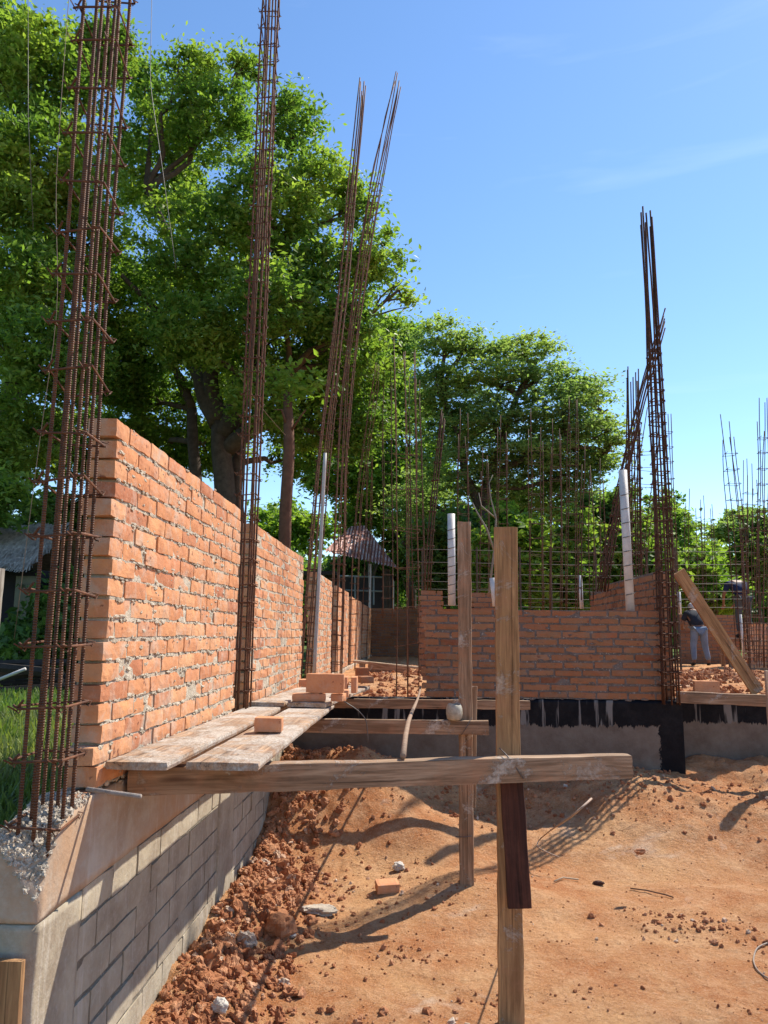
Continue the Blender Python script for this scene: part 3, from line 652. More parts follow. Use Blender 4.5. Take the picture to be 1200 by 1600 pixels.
more = [((985, 925), (1003, 780), (1022, 640), 12.0, .30, 4, 'thin wide-spaced cage narrowing upward beside the tallest right cage'),
        ((1053, 950), (1046, 800), (1040, 612), 12.5, .14, 4, 'thin bars rising just right of the tallest right cage'),
        ((726, 945), (724, 800), (722, 640), 13.5, .18, 4, 'faint rebar cage behind the weathered post, in front of the spreading tree'),
        ((785, 945), (785, 800), (786, 650), 15.0, .2, 4, 'faint rebar cage rising behind the top of the tallest post'),
        ((838, 950), (838, 800), (836, 640), 13.0, .22, 4, 'rebar cage before the spreading tree, right of the tallest post'),
        ((868, 950), (869, 800), (868, 655), 14.5, .2, 4, 'rebar cage left of the short white pipe on the wide shaded wall'),
        ((893, 950), (893, 800), (896, 620), 15.5, .2, 4, 'rebar cage directly behind the short white pipe'),
        ((924, 930), (924, 820), (923, 697), 11.5, .34, 6, 'wide row of upright bars left of the leaning bundle, tips against a patch of sky'),
        ((1085, 960), (1083, 860), (1081, 765), 20.0, .35, 4, 'short rebar cage behind the worker in jeans'),
        ((1110, 960), (1108, 880), (1104, 775), 22.0, .3, 4, 'short thin rebar cage right of the worker in jeans'),
        ((1163, 1010), (1150, 800), (1134, 648), 13.0, .2, 5, 'rebar cage leaning left against open sky at the right, with six thin tips'),
        ((1176, 1030), (1172, 860), (1172, 718), 16.0, .26, 6, 'rebar cage between the left-leaning one and the one at the right edge'),
        ((1190, 1035), (1190, 820), (1192, 622), 12.5, .12, 5, 'tall narrow rebar cage at the right edge of the photo'),
        ((606, 960), (606, 760), (604, 560), 17.0, .22, 4, 'thin rebar cage seen right of the tiled roof'),
        ((655, 945), (651, 780), (648, 590), 16.0, .26, 5, 'thin rebar cage behind the left end of the wide shaded wall'),
        ((757, 945), (757, 830), (757, 700), 17.0, .2, 4, 'faint rebar cage seen between the two tall posts')]
for q, (a, b, c, Y, w_, nb, lab) in enumerate(more):
    cage([at(*a, Y=Y), at(*b, Y=Y), at(*c, Y=Y)], w_, w_*.8, nb, lab, ties=.25, seed=30+q, rbar=.0048+Y*.0002, mat=RUST_D, jit=.03, k=4, tie_r=.004, topvar=.6, top_scale=.8)
# ------------------------------------------------------------------ pipes, sticks, wires
def tube_thing(name, pts, r, mat, label, cat, group=None, k=10, smooth_=0, parent=None):
    P = np.asarray(pts, float)
    if smooth_:
        s = np.linspace(0, 1, smooth_); t0 = np.linspace(0, 1, len(P)); P = np.stack([np.interp(s, t0, P[:, i]) for i in range(3)], -1)
        for _ in range(max(2, smooth_//(2*len(pts)))): P[1:-1] = (P[:-2]+2*P[1:-1]+P[2:])/4
    mb = MB(); mb.tube(P, r, k); o = ob(name, mb.mesh(name, True), mat, parent, loc=None if parent else tuple(P[0]))
    if parent is None: props(o, label, cat, group)
    return o
g = 'white plastic pipes standing in the columns'
tube_thing('plastic_pipe', [at(491, 1052, Y=9.35), at(501, 850, Y=9.35), at(508, 708, Y=9.35)], .021, m_plain('grey white pipe', (.45, .42, .40), .6, .35, 6), 'long white plastic pipe strapped to the leaning rebar cage on the left wall', 'pipe', g, smooth_=12)
def ringed(name, a, b, r, lab):
    t = tube_thing(name, [a, b], r, PVC, lab, 'pipe', g, 12)
    a = np.array(a); b = np.array(b); n = 8
    for q in range(n):
        p = a+(b-a)*(.12+.8*q/n); mb = MB(); mb.tube([p+(-r*1.1, -r*.9, -.01), p+(0, -r*1.12, 0), p+(r*1.1, -r*.9, .015)], .004, 4)
        ob('tie_wire', mb.mesh('tie_wire'), WIRE, t)
ringed('plastic_pipe', at(706, 946, Y=9.2), at(705, 803, Y=9.2), .045, 'straight upright white pipe just left of the weathered post')
ringed('plastic_pipe', at(985, 956, Y=8.5), at(973, 735, Y=8.5), .048, 'thick white pipe leaning left in front of the side wall on the right')
tube_thing('plastic_pipe', [at(909, 951, Y=12), at(906, 899, Y=12)], .03, PVC, 'short white pipe stub poking above the wide shaded wall', 'pipe', g)
tube_thing('plastic_pipe', [at(1063, 960, Y=16), at(1061, 925, Y=16)], .03, PVC, 'short white pipe just left of the worker in jeans', 'pipe', g)
tube_thing('plastic_pipe', [at(1162, 1028, Y=17), at(1157, 960, Y=17)], .025, PVC, 'thin white pipe at the right end of the wall before the workers', 'pipe', g)
tube_thing('plastic_pipe', [at(775, 947, Y=10), at(770, 903, Y=10)], .045, PVC, 'short wide pipe stub half hidden by the left edge of the tallest post', 'pipe', g)
A = at(630, 1181, Z=BT+.015); B = at(655, 1085, Y=7.5)
tube_thing('wooden_stick', [(A[0], A[1]-.02, BT+.016), (A[0]+.005, 5.2, BT+.03), (A[0]+.07, 6.4, BT+.03), (B[0], 7.55, BT+.02), (B[0]+.02, 8.1, BT+.06)], [.015]*3+[.013]*2+[.011]*3+[.009], m_plain('peeled stick', (.33, .22, .15), .8, .4, 20), 'thin bent stick laid lengthwise over the beams towards the passage', 'stick', smooth_=9)
def on_ground(pts, dz=.01):
    r = []
    for p in pts:
        A = at(p[0], p[1], Z=.03); 
        for _ in range(3): A = at(p[0], p[1], Z=float(ground_h(A[0], A[1]))+dz)
        r.append(A)
    return r
tube_thing('wooden_stick', on_ground([(924, 1248), (895, 1275), (862, 1296), (842, 1312), (838, 1322), (850, 1330), (873, 1339)], .012), .005, m_plain('pale hose', (.42, .30, .22), .7, .4, 20), 'curved pale hooked stick lying on the earth right of the nearest post', 'stick', smooth_=24)
tube_thing('wire_loop', on_ground([(1200, 1473), (1182, 1480), (1176, 1500), (1182, 1515), (1196, 1527), (1215, 1534)], .01), .0045, m_plain('pale wire', (.3, .24, .19), .6, .3, 20), 'curled pale wire on the earth at the right edge', 'wire', smooth_=20)
tube_thing('twig', on_ground([(866, 1377), (880, 1371), (904, 1374)], .015), .006, m_plain('twig wood', (.45, .33, .22), .8), 'small pale forked twig on the open earth', 'twig')
tube_thing('twig', on_ground([(985, 1388), (1010, 1391), (1040, 1398), (1052, 1402)], .012), .005, m_plain('dark twig', (.16, .08, .05), .8), 'thin dark twig right of the pale forked twig', 'twig')
# hanging wires and ties
tube_thing('wire', [at(239, -120, Y=8), at(236, 60, Y=8), at(234, 130, Y=8), at(252, 250, Y=8), at(275, 420, Y=8)], .0035, WIRE, 'thin hanging wire crossing the big tree between the two nearest cages', 'wire', k=4, smooth_=20)
tube_thing('wire', [at(112, -60, Y=6), at(98, 120, Y=6), at(86, 300, Y=6), at(92, 480, Y=6), at(60, 700, Y=6), at(22, 1000, Y=6)], .003, m_plain('rusty wire', (.2, .13, .08), .6), 'loose thin wire left of the nearest rebar cage, curving down to the lawn', 'wire', k=4, smooth_=24)
tube_thing('wire', [at(44, -50, Y=9), at(44, 180, Y=9), at(52, 360, Y=9)], .0035, WIRE, 'dark straight wire hanging at the top left corner', 'wire', k=4)
tube_thing('wire', [at(376, 590, Y=5.8), at(410, 640, Y=7.5), at(446, 680, Y=9.5)], .003, m_plain('tan wire', (.3, .2, .14), .6), 'slack wire running from the second cage towards the broken tree stump', 'wire', k=4, smooth_=8)
A = at(797, 1176, Y=4.0)
for nm, lab, pts in (('tie_wire', 'dark tie wire slanting over the front beam at the nearest post', [at(782, 1172, Y=4.02)+(0, .04, .004), at(790, 1178, Y=3.955), at(805, 1198, Y=3.955), at(818, 1217, Y=3.955)]),
                     ('tie_wire', 'short dark tie wire on the middle beam under the container', [at(735, 1125, Y=5.885), at(728, 1138, Y=5.88), at(721, 1148, Y=5.885)]),
                     ('tie_wire', 'thin wire loop round the weathered post below the front beam', [at(712, 1307, Y=5.96), at(724, 1308, Y=5.955), at(737, 1306, Y=5.96)])):
    tube_thing(nm, pts, .0035, WIRE, lab, 'wire', 'tie wires on the scaffold', k=5)
tube_thing('wire', [at(538, 1096, Y=5.6), at(560, 1110, Y=5.6), at(573, 1125, Y=5.6), at(575, 1160, Y=5.6)], .0035, WIRE, 'thin wire drooping over the middle beam below the bricks', 'wire', k=4, smooth_=14)
tube_thing('rebar_stub', [(-1.30, 3.16, 1.275), (-1.2, 3.13, 1.27), (-1.06, 3.10, 1.262)], .009, m_mortar('mortared steel', (.4, .34, .3)), 'mortar-crusted bar stub poking out under the nearest brick panel', 'rebar')
# plastic container on the middle beam
mb = MB(); prof = [(0, 0), (.040, .0), (.055, .012), (.062, .05), (.060, .085), (.050, .115), (.046, .118), (.050, .085), (.052, .05), (.045, .018), (0, .012)]
k = 20; V = []; Q = []
for r_, z_ in prof: V += [(r_*math.cos(a)*(1+.04*math.sin(3*a)), r_*math.sin(a), z_+.008*math.sin(2*a)*(z_ > .1)) for a in np.arange(k)*2*math.pi/k]
for i in range(len(prof)-1): Q += [(i*k+j, i*k+(j+1) % k, (i+1)*k+(j+1) % k, (i+1)*k+j) for j in range(k)]
mb.add(V, Q); A = at(710, 1120, Y=5.9)
o = ob('plastic_container', mb.mesh('plastic_container', True), m_plain('cloudy plastic with mortar', (.45, .41, .32), .4, .45, 30)); o.location = (A[0], 5.905, 1.266)
props(o, 'cut cloudy plastic container smeared with mortar standing on the middle beam', 'container')
# ------------------------------------------------------------------ clods, stones
def scatter_clods():
    rr = np.random.default_rng(21); mb = MB()
    def put(n, fx, fy, smin, smax, pw=2.5):
        for _ in range(n):
            x, y = fx(), fy(); s = smin+(smax-smin)*rr.random()**pw
            z = float(ground_h(x, y))+s*.25
            q, _ = np.linalg.qr(rr.normal(0, 1, (3, 3)))
            T, Q = (SB2, SBQ2) if s > .035 else (SB, SBQ)
            V = T*s*rr.uniform(.45, 1.15, 3); V = V*(1+.9*fbm(T*1.9+rr.uniform(0, 50), 3))[:, None]; mb.add(V@q.T+(x, y, z), Q)
    put(3800, lambda: X0+.03+abs(rr.normal(0, .27)), lambda: rr.uniform(3.3, 7.9), .004, .04, 3)
    put(110, lambda: X0+.1+abs(rr.normal(0, .22)), lambda: rr.uniform(3.8, 6.6), .025, .065, 1.8)
    put(2600, lambda: rr.uniform(-1.2, 4.4), lambda: rr.normal(7.75, .32), .003, .024, 4)
    put(380, lambda: rr.normal(-.6, .4), lambda: rr.normal(5.9, .5), .003, .022, 3)
    put(200, lambda: rr.normal(1.9, .3), lambda: rr.normal(5.5, .16), .003, .024, 2.5)
    put(420, lambda: rr.normal(-.4, .4), lambda: rr.normal(4.0, .16), .003, .026, 3)
    put(2600, lambda: rr.uniform(-1, 5), lambda: rr.uniform(3.6, 7.5), .0015, .009, 3)
    for _ in range(14):
        cx, cy = rr.uniform(-.8, 3.6), rr.uniform(3.8, 7); put(45, lambda: rr.normal(cx, .13), lambda: rr.normal(cy, .07), .002, .014, 3)
    put(2200, lambda: rr.uniform(2.8, 8), lambda: rr.uniform(9, 17), .012, .07, 2.5)
    put(700, lambda: rr.uniform(-.9, .3), lambda: rr.uniform(8.6, 15), .008, .045, 2.5)
    put(120, lambda: rr.uniform(.3, 2.6), lambda: rr.uniform(8.3, 8.45)*0+8.2, .006, .03, 2)
    o = ob('dirt_clods', mb.mesh('dirt_clods'), CLOD); props(o, 'loose red earth clods and gravel strewn over the pit floor', 'dirt clods', None, 'stuff')
scatter_clods()
def stone(px, py, s, mat, label, sc3=(1, 1, .7), seed=0, name='stone'):
    A = on_ground([(px, py)])[0]; T, Q = sphere_box(8); V = T*s*np.array(sc3)*(1+.6*fbm(T*2.0+seed*5.1, 4))[:, None]
    mb = MB(); mb.add(V, Q); o = ob(name, mb.mesh(name, False), mat); o.location = (A[0], A[1], A[2]+s*sc3[2]*.45); props(o, label, 'stone', 'stones on the pit floor')
stone(623, 1357, .045, STONE, 'round pale stone on the earth left of the foot of the weathered post', seed=1)
stone(500, 1425, .10, m_mortar('lime lump', (.55, .47, .38)), 'flat pale lime crusted slab on the earth at the tip of the post shadow', (1.3, .8, .3), 2)
stone(455, 1462, .03, STONE, 'small white stone just below the flat pale slab', seed=3)
stone(343, 1577, .042, STONE, 'whitish stone among the clods at the foot of the block wall', (1, .8, .8), 4)
stone(437, 1455, .10, CLOD, 'largest red earth lump beside the block wall', (.9, .9, .8), 5, 'earth_lump')
stone(935, 1381, .03, WOOD_B, 'small dark wood chip on the open earth', (1.4, .7, .5), 6, 'wood_chip')
stone(1000, 1333, .03, CLOD, 'small earth lump on the open earth right of the curved stick', (1.3, .9, .7), 7, 'earth_lump')
# ------------------------------------------------------------------ foliage
def leaves(P, size, rr, flat=.5, sz=.55):
    """kite shaped leaves at P, random orientation biased to lie roughly level"""
    n = len(P); nr = rr.normal(0, 1, (n, 3)); nr[:, 2] = np.abs(nr[:, 2])+flat; nr /= np.linalg.norm(nr, axis=1)[:, None]
    a = rr.normal(0, 1, (n, 3)); a -= nr*(a*nr).sum(1)[:, None]; a /= np.linalg.norm(a, axis=1)[:, None]; b = np.cross(nr, a)
    s = (size*rr.uniform(1-sz, 1+sz, n))[:, None]
    V = np.stack([P-a*s*.5, P+b*s*.26-a*s*.05, P+a*s*.55-nr*s*.12, P-b*s*.26-a*s*.05], 1).reshape(-1, 3)
    return V, np.arange(4*n).reshape(-1, 4)
def tree(name, label, group, base, lobes, nclump, nleaf, lsize, leafm, trunk_r=.3, barkm=None, seed=0, clump_r=.5, limbs=None, flat=.5, cflat=.55, cat='tree', hollow=.45, twigs=True):
    rr = np.random.default_rng(seed+500); base = np.array(base, float)
    t = empty(name, tuple(base), label, cat, group)
    lob = [(np.array(c, float), np.array(r, float)) for c, r in lobes]
    wgt = np.array([np.prod(r)**(.62) for c, r in lob]); wgt /= wgt.sum()
    which = rr.choice(len(lob), nclump, p=wgt)
    d = rr.normal(0, 1, (nclump, 3)); d /= np.linalg.norm(d, axis=1)[:, None]; rad = (hollow**3+(1-hollow**3)*rr.random(nclump))**(1/3)
    C = np.array([lob[w][0] for w in which]); Rr = np.array([lob[w][1] for w in which])
    P = C+d*Rr*(rad*(1+.11*rr.normal(0, 1, nclump)))[:, None]
    per = rr.poisson(nleaf, nclump)+4
    idx = np.repeat(np.arange(nclump), per); cr = clump_r*rr.uniform(.5, 1.35, nclump)
    off = rr.normal(0, 1, (len(idx), 3)); off /= (np.linalg.norm(off, axis=1)[:, None]+1e-9); off *= np.minimum(np.abs(rr.normal(0, .6, len(idx))), 1.15)[:, None]
    L = P[idx]+off*cr[idx][:, None]*np.array([1, 1, cflat])
    V, Q = leaves(L, lsize, rr, flat)
    me = mesh_np('crown', V, Q); ob('crown', me, leafm, t)
    mb = MB()
    def limb(a, b, r0, r1, wob=.1, n=9):
        a = np.array(a); b = np.array(b); s = np.linspace(0, 1, n)[:, None]; Lg = np.linalg.norm(b-a)
        Pp = a+(b-a)*s; Pp[:, 2] += (s[:, 0]*(1-s[:, 0]))*Lg*.12*rr.uniform(-1, 1.4)
        Pp += wob*Lg*.35*np.stack([vnoise(np.stack([s[:, 0]*3+q, s[:, 0]*0+rr.uniform(0, 40), s[:, 0]*0+q*3], -1)) for q in range(3)], -1)*np.sin(math.pi*s)
        Pp[0] = a; Pp[-1] = b
        mb.tube(Pp, r0+(r1-r0)*s[:, 0], 7); return Pp
    if limbs:
        ends = [limb(*l) for l in limbs]
    else:
        top = base+(0, 0, max(.5, (np.mean([c[2] for c, r in lob])-base[2])*.45)); ends = [limb(base, top, trunk_r, trunk_r*.75)]
    allp = np.concatenate(ends)
    r_b = trunk_r*.38
    for c, r in lob:
        j = np.argmin(np.linalg.norm(allp-c, axis=1)+np.maximum(0, allp[:, 2]-c[2]+.5)*2)
        e = limb(allp[j], c+rr.normal(0, .15, 3)*r, r_b, r_b*.35, .25)
        for q in range(5):
            dd = rr.normal(0, 1, 3); dd /= np.linalg.norm(dd); limb(e[5+q % 4], c+dd*r*.9, r_b*.35, r_b*.08, .3, 6)
    ob('trunk', mb.mesh('trunk', True), barkm or BARK, t)
    return t
def L_(px, py, Y, rpx, ry=None, rd=None):
    """lobe seen at a pixel: half width in pixels, half height, half depth in metres"""
    c = at(px, py, Y=Y); m_ = Y/1215.0; rx = rpx*m_; return (c, (rx, rd or rx, (ry*m_) if ry else rx*.8))
LG1 = m_leaf('broad green leaves', (.08, .165, .04), (.18, .29, .06), (.28, .38, .08), .56)
LG2 = m_leaf('dark green leaves', (.065, .13, .035), (.115, .20, .05), (.15, .23, .055), .5)
LG3 = m_leaf('fine blue green leaves', (.14, .225, .10), (.22, .32, .135), (.27, .36, .12), .58)
LG4 = m_leaf('bright bush leaves', (.11, .21, .035), (.19, .31, .05), (.26, .37, .07), .55)
YT = 17.0
tg = 'large trees behind the site'
# main tree
lob = [L_(330, 190, YT, 80, 65), L_(250, 260, YT+1.5, 95, 100), L_(385, 110, YT, 28, 34), L_(300, 110, YT, 42, 34), L_(455, 190, YT-1, 42, 55), L_(500, 290, YT-1, 60, 55), L_(590, 400, YT-1.5, 48, 42), L_(560, 330, YT-1, 30, 42), L_(628, 460, YT-1.5, 20, 30),
       L_(420, 330, YT-1.5, 90, 85), L_(320, 400, YT-1, 110, 110), L_(230, 480, YT+1, 80, 90), L_(510, 440, YT-1, 90, 80), L_(430, 540, YT+.5, 120, 70), L_(300, 590, YT+2, 120, 60), L_(210, 620, YT+2, 60, 70), L_(540, 560, YT, 85, 70), L_(480, 640, YT+1, 70, 70), L_(555, 660, YT+1, 60, 60),
       L_(225, 130, YT+1, 38, 32), L_(240, 700, YT+3, 90, 50), L_(410, 620, YT-1.5, 60, 50), L_(330, 700, YT+3, 60, 45), L_(300, 520, YT-2, 70, 60), L_(430, 470, YT-2.5, 70, 60), L_(540, 500, YT-2, 45, 50), L_(470, 715, YT+3, 50, 35), L_(200, 740, YT+4, 60, 50)]
tb = at(350, 830, Y=YT)
tb[2] = 1.1
li = [(tb+(0, 0, 0), at(345, 660, Y=YT), .30, .22), (at(345, 660, Y=YT), at(300, 560, Y=YT+.5), .3, .2), (at(345, 665, Y=YT), at(322, 470, Y=YT), .22, .12), (at(350, 680, Y=YT), at(395, 560, Y=YT-.5), .26, .16),
      (at(395, 560, Y=YT-.5), at(430, 400, Y=YT-1), .2, .08), (at(300, 560, Y=YT+.5), at(190, 430, Y=YT-1), .12, .05), (at(395, 600, Y=YT-.5), at(455, 580, Y=YT-1), .2, .16), (at(355, 700, Y=YT), at(425, 650, Y=YT-.6), .22, .16), (tb+(.35, .5, 0), at(375, 640, Y=YT+.5), .2, .14), (at(375, 640, Y=YT+.5), at(420, 480, Y=YT+.5), .14, .07), (tb+(-.5, .5, 0), at(300, 640, Y=YT+1), .2, .13), (at(300, 640, Y=YT+1), at(250, 520, Y=YT+1), .13, .06), (at(322, 470, Y=YT), at(230, 300, Y=YT), .12, .05)]
tree('broadleaf_tree', 'huge bright green tree with forked dark trunks rising behind the near brick panels', tg, tb, lob, 2500, 84, .11, LG1, .22, seed=1, clump_r=.55, limbs=li)
# left tree
lob = [L_(-30, 60, YT-2, 110, 70), L_(60, 130, YT-2, 110, 75), L_(150, 90, YT-1, 55, 55), L_(180, 60, YT-1, 30, 28), L_(60, 260, YT-2, 120, 90), L_(-20, 300, YT-3, 80, 90), L_(120, 380, YT-1, 90, 100), L_(30, 440, YT-3, 80, 70), L_(60, 560, YT-3, 100, 80), L_(160, 560, YT+1, 70, 90), L_(10, 690, YT-2, 90, 80), L_(130, 690, YT+3, 70, 60), L_(-10, 780, YT-4, 50, 50)]
tb = at(-40, 900, Y=YT-1); tb[2] = 1.1
tree('broadleaf_tree', 'dense green tree filling the top left corner behind the nearest rebar cage', tg, tb, lob, 1700, 78, .11, LG1, .24, seed=2, clump_r=.55,
     limbs=[(tb, at(10, 640, Y=YT-1), .4, .25), (at(10, 640, Y=YT-1), at(60, 330, Y=YT-1), .22, .1), (at(0, 700, Y=YT-1), at(100, 480, Y=YT), .16, .08)])
# tree behind the passage
Y3 = 30
lob = [L_(615, 530, Y3, 50, 38), L_(580, 590, Y3, 60, 50), L_(630, 640, Y3, 45, 50), L_(560, 690, Y3, 60, 50), L_(610, 740, Y3, 60, 45), L_(665, 740, Y3+1, 40, 60), L_(520, 740, Y3+1, 50, 40)]
tb = at(640, 940, Y=Y3); tb[2] = 1.1
tree('broadleaf_tree', 'leafy tree showing bright clumps right behind the two tall leaning cages', tg, tb, lob, 1000, 60, .17, LG4, .2, seed=3, clump_r=.75)
# spreading tree in the middle
YM = 24.0
lob = [L_(690, 530, YM, 48, 30), L_(740, 545, YM, 48, 28), L_(820, 545, YM, 58, 24), L_(770, 590, YM, 90, 30), L_(690, 610, YM, 55, 40), L_(860, 590, YM, 60, 22), L_(910, 612, YM, 58, 20), L_(935, 668, YM-1, 48, 20), L_(960, 690, YM-1, 22, 12), L_(860, 650, YM, 90, 30), L_(760, 660, YM, 90, 40), L_(830, 715, YM, 95, 30), L_(720, 730, YM, 70, 45), L_(900, 740, YM+1, 60, 35), L_(790, 780, YM+2, 120, 40), L_(880, 690, YM+1, 80, 28), L_(930, 720, YM+1, 45, 26), L_(700, 670, YM+1, 60, 40), L_(850, 790, YM+3, 110, 40), L_(660, 790, YM+3, 60, 60)]
tb = at(745, 950, Y=YM); tb[2] = 1.1
tree('spreading_tree', 'wide flat-layered tree in the middle distance, finer leaved and blue green against the sky', tg, tb, lob, 2000, 58, .115, LG3, .26, seed=4, clump_r=.7, cflat=.22, flat=1.2, hollow=.1,
     limbs=[(tb, at(752, 800, Y=YM), .26, .2), (at(752, 800, Y=YM), at(690, 610, Y=YM), .16, .07), (at(752, 800, Y=YM), at(800, 640, Y=YM), .18, .1), (at(800, 640, Y=YM), at(840, 560, Y=YM), .1, .05), (at(770, 740, Y=YM), at(880, 690, Y=YM), .14, .07), (at(880, 690, Y=YM), at(950, 640, Y=YM), .07, .04), (at(860, 695, Y=YM), at(960, 705, Y=YM), .07, .04)])
# understorey
bushes = [(700, 850, 23, 70, 75, LG2, 300, 'dark bush under the spreading tree, left of the tall posts'), (800, 850, 21, 75, 75, LG4, 330, 'bright speckled bush between the tall posts and the short white pipe'),
          (880, 860, 22, 60, 80, LG1, 300, 'green bush behind the wire grid above the wide shaded wall'), (940, 830, 24, 50, 70, LG2, 240, 'dark bush behind the leaning bundle of bars'),
          (1000, 870, 22, 55, 75, LG1, 260, 'bush behind the tallest right cage'), (1080, 850, 30, 75, 62, LG1, 320, 'broad green bush behind the worker in jeans'), (1110, 905, 24, 60, 50, LG4, 260, 'brightest bush just left of the worker in navy'),
          (1180, 850, 30, 60, 60, LG2, 260, 'bush at the right edge of the photo behind crowded cages'), (1150, 815, 38, 55, 30, LG3, 160, 'small distant crown under the left-leaning cage'), (640, 830, 33, 50, 70, LG2, 200, 'dark bush right of the tiled roof'),
          (580, 790, 32, 70, 45, LG4, 220, 'pale green bush rising above the tiled roof'), (450, 810, 36, 90, 45, LG4, 300, 'sunlit pale green bush seen under the big tree branches'), (520, 890, 33, 60, 45, LG2, 160, 'dark bush directly behind the tiled roof'), (600, 900, 34, 60, 45, LG2, 160, 'dark bush right behind the white post of the tiled house'),
          (330, 840, 34, 90, 60, LG2, 200, 'dark bush behind the top edge of the nearest brick panel'),
          (92, 960, 13.5, 34, 85, LG2, 150, 'dark leafy shrub beside the thatched hut, seen through the nearest cage'), (25, 1000, 12.4, 26, 40, LG2, 40, 'small dark shrub in front of the thatched hut window'), (20, 820, 19, 80, 50, LG2, 160, 'dark bush above the thatched hut'), (110, 800, 21, 60, 70, LG2, 160, 'dark bush behind the nearest rebar cage'), (1030, 800, 36, 60, 40, LG1, 200, 'distant bush between the tallest right cage and its neighbours'),
          (960, 790, 34, 50, 50, LG1, 180, 'distant bush left of the thick leaning white pipe'), (230, 780, 30, 80, 70, LG2, 160, 'dark bush behind the nearest brick panel')]
for q, (px, py, Y, rx, ry, lm, n, lab) in enumerate(bushes):
    rr = np.random.default_rng(q+70); lb = [L_(px+rr.uniform(-.5, .5)*rx, py+rr.uniform(-.45, .6)*ry, Y+rr.uniform(-1, 1), rx*rr.uniform(.35, .6), ry*rr.uniform(.35, .55)) for _ in range(6)]
    lb.append(L_(px, py+ry*.6, Y, rx*.9, ry*.6)); b_ = at(px, py, Y=Y); b_[2] = 1.1
    tree('bush', lab, 'bushes behind the site', b_, lb, n, 42, .15+Y*.0015, lm, .10, seed=80+q, clump_r=.5, cat='bush', hollow=.2)
# distant wood closing the horizon
rr = np.random.default_rng(5); P = []
for _ in range(4500):
    a = rr.uniform(-1.0, 1.0); d_ = rr.uniform(52, 66); P.append((math.sin(a)*d_, math.cos(a)*d_, 1+rr.random()*(7.0+1.6*math.sin(a*13)+1.0*math.sin(a*31))))
P = np.array(P); idx = np.repeat(np.arange(len(P)), 26); off = rr.normal(0, 1, (len(idx), 3))*np.array([1.1, 1.1, .6])
V, Q = leaves(P[idx]+off, .65, rr); props(ob('distant_wood', mesh_np('distant_wood', V, Q), LG1), 'distant band of green woodland closing the horizon', 'woodland', None, 'stuff')
# broken stump tree behind cages
A = at(446, 830, Y=14.5); A[2] = 1.1; t = empty('broken_tree', tuple(A), 'slim bare snapped trunk with a few yellow green sprouts between the second and third cages', 'tree')
mb = MB(); mb.tube([A, at(446, 800, Y=14.5), at(452, 700, Y=14.5), at(449, 612, Y=14.5)], [.13, .12, .11, .085], 8)
mb.tube([at(449, 670, Y=14.5), at(440, 640, Y=14.3), at(428, 640, Y=14.3)], [.03, .02, .015], 5); mb.tube([at(450, 680, Y=14.5), at(470, 650, Y=14.3), at(478, 640, Y=14.2)], [.03, .02, .012], 5)
ob('trunk', mb.mesh('trunk', True), BARK_R, t)
P = []; rr = np.random.default_rng(9)
for (px, py, r, n) in ((462, 592, .32, 150), (488, 598, .30, 110), (452, 622, .16, 50), (478, 604, .3, 90)):
    P.append(at(px, py, Y=14.4)+rr.normal(0, 1, (n, 3))*np.array([r, r, r*.5]))
V, Q = leaves(np.concatenate(P), .13, rr); ob('crown', mesh_np('crown', V, Q), LG4, t)  # leaves of the separate sprouts on the bare trunk, joined into one mesh
# lawn
def grass():
    rr = np.random.default_rng(12); n = 15000; y = 2.95+rr.random(n)**1.6*11; x = -1.52-rr.random(n)*(.5+y*.42)
    P = np.stack([x, y, lawn_height(x, y)], -1); h = rr.uniform(.04, .11, n)*(1+.5*fbm(P*1.3, 2)); a = rr.uniform(0, 2*math.pi, n)
    d1 = np.stack([np.cos(a), np.sin(a), a*0], -1)*.007*(1+y[:, None]*.12); ln = rr.normal(0, .03, (n, 3)); ln[:, 2] = h
    V = np.stack([P-d1, P+d1, P+ln+d1*.2, P+ln-d1*.2], 1).reshape(-1, 3)
    props(ob('grass', mesh_np('grass', V, np.arange(4*n).reshape(-1, 4)), m_leaf('grass blades', (.09, .17, .03), (.16, .25, .05), (.24, .25, .10), .4)), 'short bright green grass beyond the left wall', 'grass', None, 'stuff')
grass()
# ------------------------------------------------------------------ thatched hut, fence post
A = at(35, 1060, Y=12); hx = A[0]
hut = empty('thatched_hut', (hx-1.2, 14, 1.1), 'dark hut with a shaggy grey thatched roof and pale blue window frames, beyond the lawn', 'hut')
mb = MB(); x1 = at(58, 950, Y=13)[0]; x0 = x1-4.5; zt = at(40, 890, Y=13)[2]; mb.box(x0, x1, 13, 16, 1.05, zt); ob('wall', mb.mesh('wall'), m_plain('dark hut wall', (.022, .02, .022), .9), hut)
mb = MB(); mb.box(at(22, 900, Y=12.9)[0], at(58, 900, Y=12.9)[0], 12.97, 12.99, at(30, 1005, Y=12.98)[2], at(30, 900, Y=12.98)[2])
wd = ob('window', mb.mesh('window'), m_plain('dim window', (.10, .11, .07), .3, .6, 3), hut)
BLUE = m_plain('pale blue paint', (.42, .52, .58), .5)
mb = MB()
for (a, b) in (((20, 895), (17, 1005)), ((18, 990), (64, 990)), ((20, 899), (58, 899)), ((52, 899), (56, 990))): mb.tube([at(*a, Y=12.93), at(*b, Y=12.93)], .022, 6)
ob('window_frame', mb.mesh('window_frame'), BLUE, wd)
rr = np.random.default_rng(14); zr = at(40, 842, Y=13.6)[2]; ze = at(40, 880, Y=12.5)[2]; n = 9000
u = rr.uniform(0, 1, n); xx = rr.uniform(x0-.3, x1+.05, n); P = np.stack([xx, 12.45+u*1.6, ze+(zr+.35-ze)*u+.10*fbm(np.stack([xx*3, u*6, u*0], -1), 3)], -1)
d1 = rr.normal(0, .05, (n, 3)); d1[:, 1] = -.18+rr.normal(0, .05, n); d1[:, 2] = -.16; wv = np.array([.008, 0, 0])
